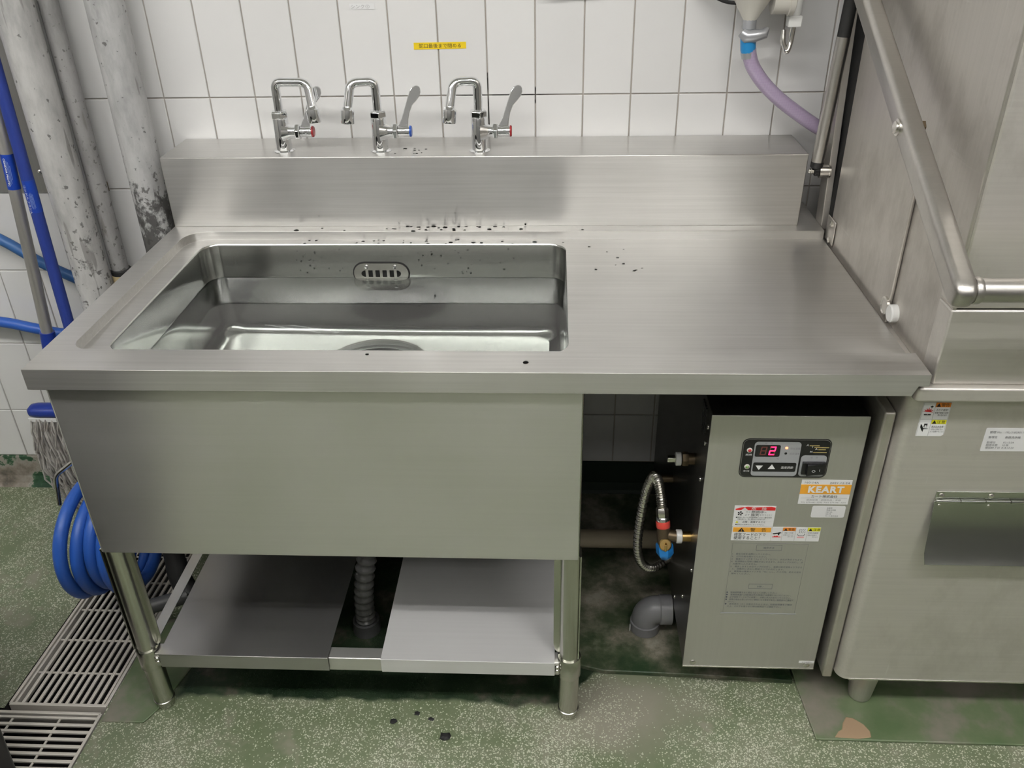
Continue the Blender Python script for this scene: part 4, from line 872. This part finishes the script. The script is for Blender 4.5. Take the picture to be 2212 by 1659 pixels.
for x_ in (1.2470, 1.2695, 1.2898): D('sticker_rule', rect(x_, x_ + .0003, .4165, .4468), 1, INK_LG, st)
T('警告', 1.2620, .4430, 1, .0056, INK, st, width=.0110); T('注意', 1.3058, .4430, 1, .0060, INK, st, width=.0118)
D('warning_triangle', [(1.2490, .4400), (1.2552, .4400), (1.2521, .4455)], 2, INK, st); D('warning_triangle', [(1.2920, .4400), (1.2982, .4400), (1.2951, .4458)], 2, INK, st)
D('hand_icon', [(1.2305, .4330), (1.2380, .4345), (1.2430, .4360), (1.2462, .4345), (1.2430, .4335), (1.2420, .4290), (1.2400, .4300), (1.2395, .4325), (1.2340, .4310), (1.2310, .4312)], 1, INK, st); D('hot_plate_icon', [(1.2305, .4245), (1.2455, .4245), (1.2450, .4258), (1.2310, .4258)], 1, RED, st); D('heat_icon', [(1.2330, .4258), (1.2350, .4280), (1.2370, .4262), (1.2390, .4285), (1.2410, .4258)], 1, RED, st)
D('pan_icon', [(1.2735, .4325), (1.2755, .4280), (1.2850, .4280), (1.2870, .4325), (1.2862, .4325), (1.2845, .4287), (1.2760, .4287), (1.2743, .4325)], 1, INK, st); D('flame_icon', rect(1.2740, 1.2860, .4235, .4265), 1, PINK, st)
for k in range(4): D('steam_icon', [(1.2760 + .003 * k + dx, z_) for dx, z_ in ((0, .4345), (.0012, .4375), (-.0006, .4405), (.0008, .4440), (.0014, .4440), (0, .4405), (.0018, .4375), (.0006, .4345))], 1, INK_G, st)
T('空焚き厳禁', 1.3005, .4352, 1, .0044, INK_G, st, width=.018); T('機器の故障や', 1.2995, .4302, 1, .0034, INK_G, st, width=.016); T('恐れあり', 1.3050, .4262, 1, .0034, INK_G, st, width=.010)
T('高温につき注意', 1.2585, .4348, 1, .0034, INK, st, width=.015); T('火傷のおそれが', 1.2580, .4300, 1, .0034, INK_G, st, width=.018); T('あります', 1.2625, .4262, 1, .0034, INK_G, st, width=.010)
# printed operating instructions
for p_ in (rect(1.1637, 1.1640, .2389, .4093), rect(1.2965, 1.2968, .2389, .4093), rect(1.1637, 1.2968, .4091, .4094)): D('printed_rule', p_, 0, INK_G, ht)
for (xa, xb, za, zb) in ((1.2065, 1.2510, .3930, .4053), (1.2040, 1.2465, .3000, .3115)):
    for p_ in (rect(xa, xb, za, za + .0003), rect(xa, xb, zb, zb + .0003), rect(xa, xa + .0003, za, zb), rect(xb, xb + .0003, za, zb)): D('printed_rule', p_, 0, INK_B, ht)
D('clear_film_edge', rect(1.1590, 1.2990, .2362, .2385), 0, PANEL_GREY, ht)
T('操作方法', 1.2285, .3992, 0, .0050, INK_B, ht, width=.019); T('お願い', 1.2250, .3058, 0, .0050, INK_B, ht, width=.012)
for tx, z_, w_, x_ in (('1.　給水元栓を全開にしてください。', .3842, .0680, 1.1655), ('2.　ガス元栓を開けてください。', .3783, .0620, 1.1655), ('3.　電源スイッチを「入」にしてください。水位が表示されます。', .3722, .1270, 1.1655), ('4.　給湯開始と同時に運転がはじまるまで、水位ランプが点灯し、点', .3662, .1280, 1.1655), ('　火動作に入りません。', .3605, .0430, 1.1690), ('5.　満水しますと水位ランプが点灯し、温度が設定温度より下がる', .3542, .1280, 1.1655), ('　と、自動的に点火し燃焼ランプが点灯します。', .3484, .0930, 1.1690), ('6.　使用後は電源スイッチを「切」にし、ガス元栓、給水元栓を', .3424, .1280, 1.1655), ('　閉めてください。', .3368, .0330, 1.1690),
    ('●　取扱説明書をよく読んで正しくお使いください。', .2905, .0930, 1.1650), ('●　業務用食器への給湯以外の用途には使用しないでください。', .2845, .1190, 1.1650), ('●　必ず排気フードの下に設置し、点検と手入れを行ってください。', .2785, .1190, 1.1650), ('●　故障の場合は思いがけない事故になる場合があり、販売店へご連絡下', .2725, .1250, 1.1650), ('　さい。', .2668, .0120, 1.1700), ('●　異常表示（Ｅ）が表示されたときは、取扱説明書をご確認', .2610, .1240, 1.1650), ('　の上、それでも直らない時は販売店へご連絡下さい。', .2550, .1000, 1.1700)):
    T(tx, x_, z_, 0, .0046, INK_B, ht, width=w_, align='LEFT')
D('small_tag', rect(1.3245, 1.3535, .1062, .1118), 0, WHITE, ht); T('ガス接続口', 1.3390, .1090, 1, .0034, INK_G, ht, width=.018)

# ------------------------------------------------------------------ pipework at the heater's left side
t = thing('plugged_pipe_stub', (1.09, -.565, .51), 'short brass stub with white sealing tape and plug, upper heater side', 'pipe fitting')
tube('stub', [(1.1035, -.570, .513), (1.085, -.570, .513)], .011, BRONZE, t, n=18); lathe('brass_nut', [(.0125, 0), (.0135, .003), (.0135, .008), (.0125, .011)], (1.090, -.570, .513), BRONZE, t, ax=(-1, 0, 0), n=6)
lathe('tape_wrap', [(.0118, 0), (.0128, .001), (.0128, .009), (.0115, .010)], (1.077, -.570, .513), WHITE_PL, t, ax=(-1, 0, 0), n=20)
box('square_plug', 1.052, 1.068, -.575, -.565, .508, .518, BOLT, t, bevel=.001)
t = thing('flexible_gas_hose', (1.04, -.5, .2), 'corrugated steel flexible hose looping from valve to behind the heater', 'hose')
path = catmull([(1.0470, -.594, .418), (1.0440, -.585, .440), (1.040, -.565, .456), (1.034, -.54, .450), (1.026, -.515, .395), (1.020, -.50, .31), (1.019, -.495, .235), (1.032, -.485, .180), (1.060, -.465, .150), (1.099, -.42, .135)], 34)
MB().tube(path, [.0086 + .0014 * math.sin(i * 2 * PI / 5.2) for i in range(len(path))], 14).o('hose', BOLT, t, smooth=60)
t = thing('hose_stub', (1.08, -.34, .36), 'small brass stub with white tape behind the looped steel hose', 'pipe fitting')
tube('stub', [(1.103, -.36, .31), (1.070, -.36, .31)], .009, BRONZE, t, n=16); lathe('tape_wrap', [(.0095, 0), (.0105, .001), (.0105, .008), (.0095, .009)], (1.072, -.36, .31), WHITE_PL, t, ax=(-1, 0, 0), n=18)
t = thing('gas_valve', (1.07, -.60, .36), 'brass gas valve with red tag and blue cap at the heater side', 'valve')
V0 = Vector((1.050, -.605, .384)); dv = Vector((.10, -.30, -1)).normalized()
lathe('union_nut', [(.0105, 0), (.0118, .002), (.0118, .016), (.0105, .018)], V0 - dv * .036, BOLT, t, ax=dv, n=6); lathe('chrome_ring', [(.0112, 0), (.0125, .002), (.0125, .007), (.0112, .009)], V0 - dv * .018, CHROME, t, ax=dv)
lathe('red_tag', [(.0128, 0), (.0132, .001), (.0132, .011), (.0128, .012)], V0 - dv * .009, plain('tag_red', (.75, .08, .06), .4), t, ax=dv, n=24)
lathe('valve_body', [(.0122, 0), (.0125, .008), (.0135, .018), (.0128, .032), (.012, .036)], V0 + dv * .003, BRONZE, t, ax=dv, n=24)
tube('side_arm', [V0 + dv * .018, Vector((1.072, -.612, .364)), Vector((1.0825, -.612, .364))], .0112, BRONZE, t, n=18)
lathe('tape_wrap', [(.0122, 0), (.0132, .001), (.0132, .010), (.012, .011)], (1.0745, -.612, .364), WHITE_PL, t, ax=(1, 0, 0), n=22); tube('brass_nipple', [(1.084, -.612, .364), (1.1035, -.612, .364)], .0098, BRASS, t, n=18)
lathe('blue_cap', [(.0150, 0), (.0165, .003), (.0165, .020), (.010, .030), (0, .036)], V0 + dv * .036, VALVEBLUE, t, ax=dv, n=6)
kn = V0 + dv * .040; fw = Vector((0, -.86, .5)).normalized()
lathe('brass_dial', [(.0120, 0), (.0120, .0025), (.010, .004), (0, .0042)], kn - dv * .004 + fw * .0125, BRASS, t, ax=fw, n=22); box('dial_key', kn.x - .0022, kn.x + .0022, kn.y - .0200, kn.y - .0110, kn.z + .001, kn.z + .016, BRASS, t, bevel=.001)
o = tube('lagged_pipe', [(.60, -.316, .100), (.90, -.316, .100), (1.0985, -.316, .100)], .0215, BROWNPIPE, None, n=24); tag(o, 'brown lagged pipe running level from behind bench leg to heater', 'pipe')
t = thing('drain_elbow', (1.046, -.505, .01), 'dark grey plastic drain elbow rising from floor to heater side', 'pipe')
ez = .066; eb = bend([(1.046, -.505, .030), (1.046, -.505, ez), (1.076, -.505, ez)], .028, 12)
tube('bend', [Vector((1.046, -.505, .026))] + eb[1:-1] + [Vector((1.076, -.505, ez))], .0300, PVC, t, n=32)
lathe('lower_socket', [(.0305, .011), (.0325, .012), (.0325, .034), (.0310, .036)], (1.046, -.505, 0), PVC, t, n=36); lathe('side_socket', [(.0310, 0), (.0325, .002), (.0325, .026), (.030, .027)], (1.074, -.505, ez), PVC, t, ax=(1, 0, 0), n=36)
box('size_mark', 1.0118, 1.0132, -.520, -.514, .014, .030, WHITE_PL, t, bevel=0)

# ------------------------------------------------------------------ dishwasher
dw = thing('dishwasher', (1.75, -.4, 0), 'large worn stainless steel hood dishwasher to the right of the bench', 'dishwasher')
CX, CY = 1.3865, -.720
prf = [(2.12, -.08), (CX, -.08)] + [(CX + .020 - .020 * math.cos(math.radians(a)), CY + .022 - .022 * math.sin(math.radians(a))) for a in range(0, 91, 10)] + [(2.12, CY)]
MB().prism(prf, lambda p: (p[0], p[1], .110), lambda p: (p[0], p[1], .752)).o('lower_cabinet', STEEL_OLD_H, dw, smooth=30)
box('bottom_edge', 1.407, 2.115, CY - .0008, CY + .001, .1085, .1122, BOLT, dw, bevel=.0004)
box('corner_angle', 1.3665, 1.3845, -.701, -.60, .092, .700, STEEL_OLD, dw, bevel=.003); box('corner_angle', 1.3665, 1.3845, -.60, -.12, .672, .700, STEEL_OLD, dw, bevel=.003)
for fx, fyy in ((1.462, -.668), (2.04, -.668), (1.462, -.14), (2.04, -.14)): lathe('foot', [(.020, .006), (.0215, .008), (.0225, .014), (.0275, .070), (.0285, .112)], (fx, fyy, 0), STEEL_OLD, dw, n=28)
# tank rim under the hood
cr = MB(); cr.prism([(1.379, -.10), (1.379, -.750), (1.384, -.757), (2.13, -.757), (2.13, -.10)], lambda p: (p[0], p[1], .7545), lambda p: (p[0], p[1], .7785)); cr.o('tank_rim', STEEL_OLD_H, dw, bevel=.004, seg=3)
# hood
box('front_strip', 1.404, 2.11, -.745, -.70, .7780, .9005, STEEL_OLD_H, dw, bevel=.003)
box('hood_front', 1.404, 2.11, -.7455, -.70, .9025, 1.72, STEEL_OLD_H, dw, bevel=.004)
box('hood_gap', 1.41, 2.10, -.735, -.70, .8985, .9045, DARK, dw, bevel=0)
box('hood_side_front', 1.4065, 1.412, -.744, -.535, .7785, 1.72, STEEL_OLD, dw, bevel=.002)
MB().prism([(-.185, .7790), (-.542, .7790), (-.542, 1.080), (-.7445, .982), (-.7445, 1.72), (-.185, 1.72)], lambda p: (1.4000, p[0], p[1]), lambda p: (1.4060, p[0], p[1])).o('hood_side_rear', STEEL_OLD, dw, bevel=.002)
box('hood_side_right', 2.105, 2.111, -.744, -.118, .7785, 1.72, STEEL_OLD, dw, bevel=.002)
box('hood_back', 1.405, 2.11, -.124, -.118, .7785, 1.72, STEEL_OLD, dw, bevel=.002); box('hood_top', 1.400, 2.111, -.745, -.118, 1.72, 1.726, STEEL_OLD, dw, bevel=.002)
# guide post behind the hood, with its foot bracket
def lean(nm, x0, x1, y0, y1, z0, z1, mt, k=-.033):
    q = lambda x, z: x + k * (z - .81)
    v = [(q(x, z), y, z) for x in (x0, x1) for y in (y0, y1) for z in (z0, z1)]
    return mobj(nm, v, [(0, 1, 3, 2), (4, 6, 7, 5), (0, 4, 5, 1), (2, 3, 7, 6), (0, 2, 6, 4), (1, 5, 7, 3)], mt, dw, bevel=.0008)
lean('guide_post', 1.3915, 1.3935, -.150, -.108, .800, 1.95, STEEL_OLD); lean('guide_post', 1.3915, 1.4045, -.1525, -.1500, .800, 1.95, STEEL_OLD); box('guide_post', 2.12, 2.124, -.150, -.108, .800, 1.95, STEEL_OLD, dw, bevel=.0008)
box('post_gap', 1.4030, 1.4120, -.184, -.112, .800, 1.70, DARK, dw, bevel=0)
box('post_bracket', 1.3960, 1.3990, -.222, -.170, .7890, .838, STEEL_OLD, dw, bevel=.003)
for by, bz in ((-.205, .830), (-.207, .797)): lathe('bolt', [(.006, 0), (.006, .004), (.003, .005)], (1.3960, by, bz), BOLT, dw, ax=(-1, 0, 0), n=6)
# gas spring
gs0, gs1 = Vector((1.3635, -.150, .940)), Vector((1.3790, -.150, 1.290))
gd = gs1 - gs0
lathe('spring_end', [(.0115, -.012), (.0125, -.010), (.0125, 0)], gs0, BLACK, dw, ax=gd, n=20); tube('spring_cylinder', [gs0, gs0 + gd * .665], .0125, STEEL_TUBE, dw, n=24); tube('spring_sleeve', [gs0 + gd * .66, gs1], .0122, BLACK_RUB, dw, n=20)
lathe('spring_knuckle', [(.0075, 0), (.0105, .002), (.0105, .009), (.007, .010)], (1.3590, -.150, .9215), BLACK, dw, ax=(1, 0, 0), n=18); tube('knuckle_stem', [(1.3640, -.150, .9215), tuple(gs0)], .0065, BLACK, dw, n=14)
lathe('pivot_boss', [(.0125, 0), (.0125, .0175), (.0140, .018), (.0140, .021)], (1.3690, -.150, .9205), BOLT, dw, ax=(1, 0, 0), n=24); lathe('pivot_stud', [(.0035, 0), (.0050, .002), (.0050, .005), (.006, .006), (.006, .010)], (1.3480, -.150, .9210), BOLT, dw, ax=(1, 0, 0), n=14)
# lift lever: two arms and a round grip
def arm(xa, nm='lift_arm'):
    P0 = Vector((xa, -.115, 1.345)); P1 = Vector((xa, -.853, .980)); d = (P1 - P0).normalized(); nrm = Vector((0, -d.z, d.y)).normalized()
    if nrm.z < 0: nrm = -nrm
    rg = []; hw, hh = .0150, .0185
    sec = rrect(-hw, hw, -hh, hh, .0085, 5); Ln = (P1 - P0).length
    def ring(s_, k): return [P0 + d * s_ + Vector((1, 0, 0)) * a * k + nrm * b * k for a, b in sec]
    for s_, k in ((0, .7), (.004, 1), (Ln - .004, 1), (Ln + .006, .97), (Ln + .013, .84), (Ln + .0175, .6), (Ln + .0190, .3)): rg.append(ring(s_, k))
    return MB().loft(rg).o(nm, STEEL_TUBE, dw, smooth=50)
arm(1.3560); arm(2.155)
tube('grip_bar', [(1.368, -.8505, .9795), (1.75, -.8505, .9795), (2.145, -.8505, .9795)], .0158, STEEL_TUBE, dw, n=28); lathe('grip_collar', [(.0170, 0), (.0178, .002), (.0178, .007), (.017, .009)], (1.3700, -.8505, .9795), STEEL_TUBE, dw, ax=(1, 0, 0))
lathe('arm_bolt', [(.0125, 0), (.0125, .002), (.009, .003), (.009, .005), (.005, .006)], (1.3410, -.578, 1.115), BOLT, dw, ax=(-1, 0, 0), n=24); tube('bolt_shank', [(1.340, -.578, 1.115), (1.380, -.578, 1.115)], .005, BOLT, dw, n=12); lathe('arm_nut', [(.010, 0), (.010, .006)], (1.3720, -.578, 1.115), BRONZE, dw, ax=(1, 0, 0), n=6)
# white bumper and its bolt on the hood side
lathe('bumper', [(.0150, 0), (.0150, .010), (.013, .012), (0, .012)], (1.4066, -.563, .8070), WHITE_PL, dw, ax=(-1, 0, 0), n=26); lathe('bumper_washer', [(.0160, 0), (.0160, .004), (.0130, .005), (.011, .0035), (0, .0035)], (1.4000, -.533, .8070), BOLT, dw, ax=(-1, 0, 0), n=24)
# hinged flap on the front
fl_y = CY - .0005
box('hinge_leaf', 1.4700, 1.95, fl_y - .0018, fl_y, .5455, .5620, FLAP_ST, dw, bevel=.0004)
for k in range(12): tube('hinge_knuckle', [(1.4705 + .04 * k, fl_y - .004, .5445), (1.4705 + .04 * k + .0385, fl_y - .004, .5445)], .0036, FLAP_ST, dw, n=10)
fp = MB(); fp.prism([(fl_y - .0030, .5440), (fl_y - .0046, .5440), (fl_y - .0200, .4450), (fl_y - .0310, .4290), (fl_y - .0295, .4282), (fl_y - .0185, .4445)], lambda p: (1.4685, p[0], p[1]), lambda p: (1.95, p[0], p[1])); flap = fp.o('access_flap', FLAP_ST, dw, bevel=.0005)
for x_ in (1.4785, 1.5580, 1.637, 1.716):
    lathe('rivet', [(.0050, 0), (.0046, .0016), (.002, .003), (0, .0033)], (x_, fl_y - .0018, .5540), BOLT, dw, ax=(0, -1, 0), n=14); lathe('rivet', [(.0030, 0), (.0026, .001), (0, .0018)], (x_ - .001, fl_y - .0052, .5365), BOLT, dw, ax=(0, -1, -.15), n=12)
# stickers on the dishwasher
fy = CY - .0002
st = D('warning_sticker', [(1.4120, .6696), (1.4510, .6696), (1.4552, .6735), (1.4545, .7322), (1.4122, .7316)], 0, WHITE, dw)
for p_ in (rect(1.4130, 1.4540, .7008, .7012), rect(1.4306, 1.4309, .6705, .7312), rect(1.4128, 1.4130, .6705, .7310), rect(1.4538, 1.4540, .674, .7310)): D('sticker_rule', p_, 1, INK_LG, st)
D('sticker_band', rect(1.4310, 1.4535, .7238, .7318), 1, ORANGE2, st); D('sticker_band', rect(1.4310, 1.4535, .6928, .7002), 1, YELLOW2, st)
T('警告', 1.4455, .7278, 1, .0066, INK, st, width=.0125, bold=.01); T('注意', 1.4455, .6965, 1, .0066, INK, st, width=.0125, bold=.01)
for z_ in (.7247, .6936): D('warning_triangle', [(1.4322, z_), (1.4386, z_), (1.4354, z_ + .0060)], 2, INK, st)
T('水かけ厳禁！', 1.4425, .7188, 1, .0048, INK, st, width=.0180); T('感電や機器の故障', 1.4425, .7134, 1, .0036, INK, st, width=.0205); T('等の恐れあり', 1.4445, .7092, 1, .0036, INK, st, width=.0145); T('挟み込み注意！', 1.4425, .6878, 1, .0046, INK, st, width=.0190); T('（手など挟まない', 1.4420, .6828, 1, .0034, INK, st, width=.0185); T('よう注意すること）', 1.4425, .6785, 1, .0034, INK, st, width=.0205)
D('burst_icon', [(1.4218 + (.0080 if k % 2 == 0 else .0042) * math.cos(math.radians(15 * k - 5)), .7148 + (.0080 if k % 2 == 0 else .0035) * math.sin(math.radians(15 * k - 5))) for k in range(13)], 1, RED, st); D('socket_icon', [(1.4165, .7088), (1.4165, .7108), (1.4205, .7108), (1.4218, .7098), (1.4230, .7108), (1.4268, .7108), (1.4268, .7088)], 1, INK, st); D('drop_icon', [(1.4235, .7245), (1.4262, .7262), (1.4282, .7245), (1.4268, .7228), (1.4248, .7228)], 1, INK, st)
D('hand_icon', [(1.4158, .6925), (1.4178, .6905), (1.4196, .6870), (1.4212, .6845), (1.4275, .6838), (1.4285, .6832), (1.4215, .6830), (1.4212, .6775), (1.4185, .6815), (1.4160, .6865)], 1, INK, st); D('press_icon', rect(1.4210, 1.4260, .6865, .6930), 1, INK, st); D('press_hole', circ(1.4236, .6885, .0017, 12), 2, WHITE, st)
st = D('asset_sticker', rrect(1.5180, 1.62, .6420, .6860, .0022, 3), 0, LABEL_W, dw)
for tx, x_, z_, s_ in (('管理 No.　IYL-Y-003511', 1.5245, .6785, .0050), ('一般', 1.5860, .6785, .0050), ('管理名', 1.5245, .6690, .0048), ('食器洗浄機', 1.5500, .6690, .0048), ('取得日', 1.5245, .6590, .0046), ('R3.12.24', 1.5500, .6590, .0046), ('耐用年数', 1.5245, .6540, .0046), ('15 年', 1.5500, .6540, .0046), ('償却終了日', 1.5245, .6490, .0046), ('R18.12.24', 1.5500, .6490, .0046)): T(tx, x_, z_, 1, s_, INK_G, st, align='LEFT')

# ------------------------------------------------------------------ funnel trap, braided hose and cable above
t = thing('trap_funnel', (1.24, -.085, 1.22), 'cream plastic funnel outlet with taped neck hanging above the bench', 'funnel')
F0 = Vector((1.2120, -.085, 1.190))
lathe('cone', [(.0105, 0), (.0120, .004), (.040, .050), (.070, .10), (.078, .13), (.078, .20)], F0, CREAM, t, n=36); lathe('silver_tape', [(.0120, -.012), (.0135, -.010), (.0125, -.002), (.0130, .006), (.0110, .010)], F0, TAPEGREY, t, n=12)
tp = MB(); tp.tube([F0 + Vector((-.014, -.006, -.016)), F0 + Vector((-.004, -.008, -.024)), F0 + Vector((.010, -.012, -.022)), F0 + Vector((.028, -.012, -.018)), F0 + Vector((.034, -.010, -.008))], [.009, .013, .012, .010, .004], 10); tp.o('silver_tape_tail', TAPEGREY, t, smooth=40)
lathe('blue_tape', [(.0135, -.004), (.0145, 0), (.0150, .010), (.0150, .026), (.0140, .032)], F0 + Vector((0, 0, -.022)), TAPEBLUE, t, ax=(.12, 0, -1), n=16); lathe('silver_tape', [(.0140, 0), (.0145, .004), (.0138, .012)], F0 + Vector((.0035, 0, -.052)), TAPEGREY, t, ax=(.2, 0, -1), n=14)
tube('side_outlet', [(1.25, -.085, 1.232), (1.2900, -.085, 1.232)], .0280, CREAM, t, n=28); lathe('outlet_collar', [(.0280, 0), (.0310, .001), (.0310, .010), (.0290, .011)], (1.2790, -.085, 1.232), CREAM, t, ax=(1, 0, 0), n=28)
hp = catmull([(1.2165, -.085, 1.142), (1.2200, -.085, 1.128), (1.2290, -.085, 1.108), (1.2520, -.085, 1.079), (1.2840, -.085, 1.050), (1.3200, -.083, 1.024), (1.3700, -.080, .992), (1.41, -.075, .972), (1.46, -.07, .95)], 8)
o = tube('drain_hose', hp, .0138, BRAID, None, n=20); tag(o, 'mauve braided clear hose sloping from funnel down behind the guide post', 'hose')
t = thing('hook_pipe', (1.295, -.075, 1.15), 'bent steel hook pipe with white square nut beside the funnel', 'pipe')
tube('white_pipe', [(1.3010, -.070, 1.40), (1.3000, -.070, 1.198)], .0110, WHITE_PL, t, n=18); box('square_nut', 1.2870, 1.3120, -.083, -.058, 1.180, 1.200, WHITE_PL, t, bevel=.0015)
tube('bent_tube', bend([(1.3000, -.070, 1.182), (1.2985, -.070, 1.150), (1.2920, -.078, 1.132), (1.2860, -.060, 1.150), (1.2870, -.050, 1.170)], .008, 5), .0052, BRONZE if False else BOLT, t, n=14)
hp = catmull([(.78, -.03, 1.45), (.82, -.03, 1.262), (.87, -.02, 1.243), (.93, -.02, 1.244), (1.0, -.02, 1.262), (1.05, -.03, 1.30)], 8)
o = tube('cable', hp, .0042, PVC_DARK, None, n=12); tag(o, 'grey cable sagging along the tiles at the top edge', 'cable')
hp = catmull([(1.08, -.03, 1.30), (1.115, -.03, 1.252), (1.14, -.04, 1.236), (1.165, -.07, 1.226), (1.19, -.09, 1.225)], 8)
o = tube('cable', hp, .0036, BLACK_RUB, None, n=12); tag(o, 'black cable running into the side of the cream funnel', 'cable')
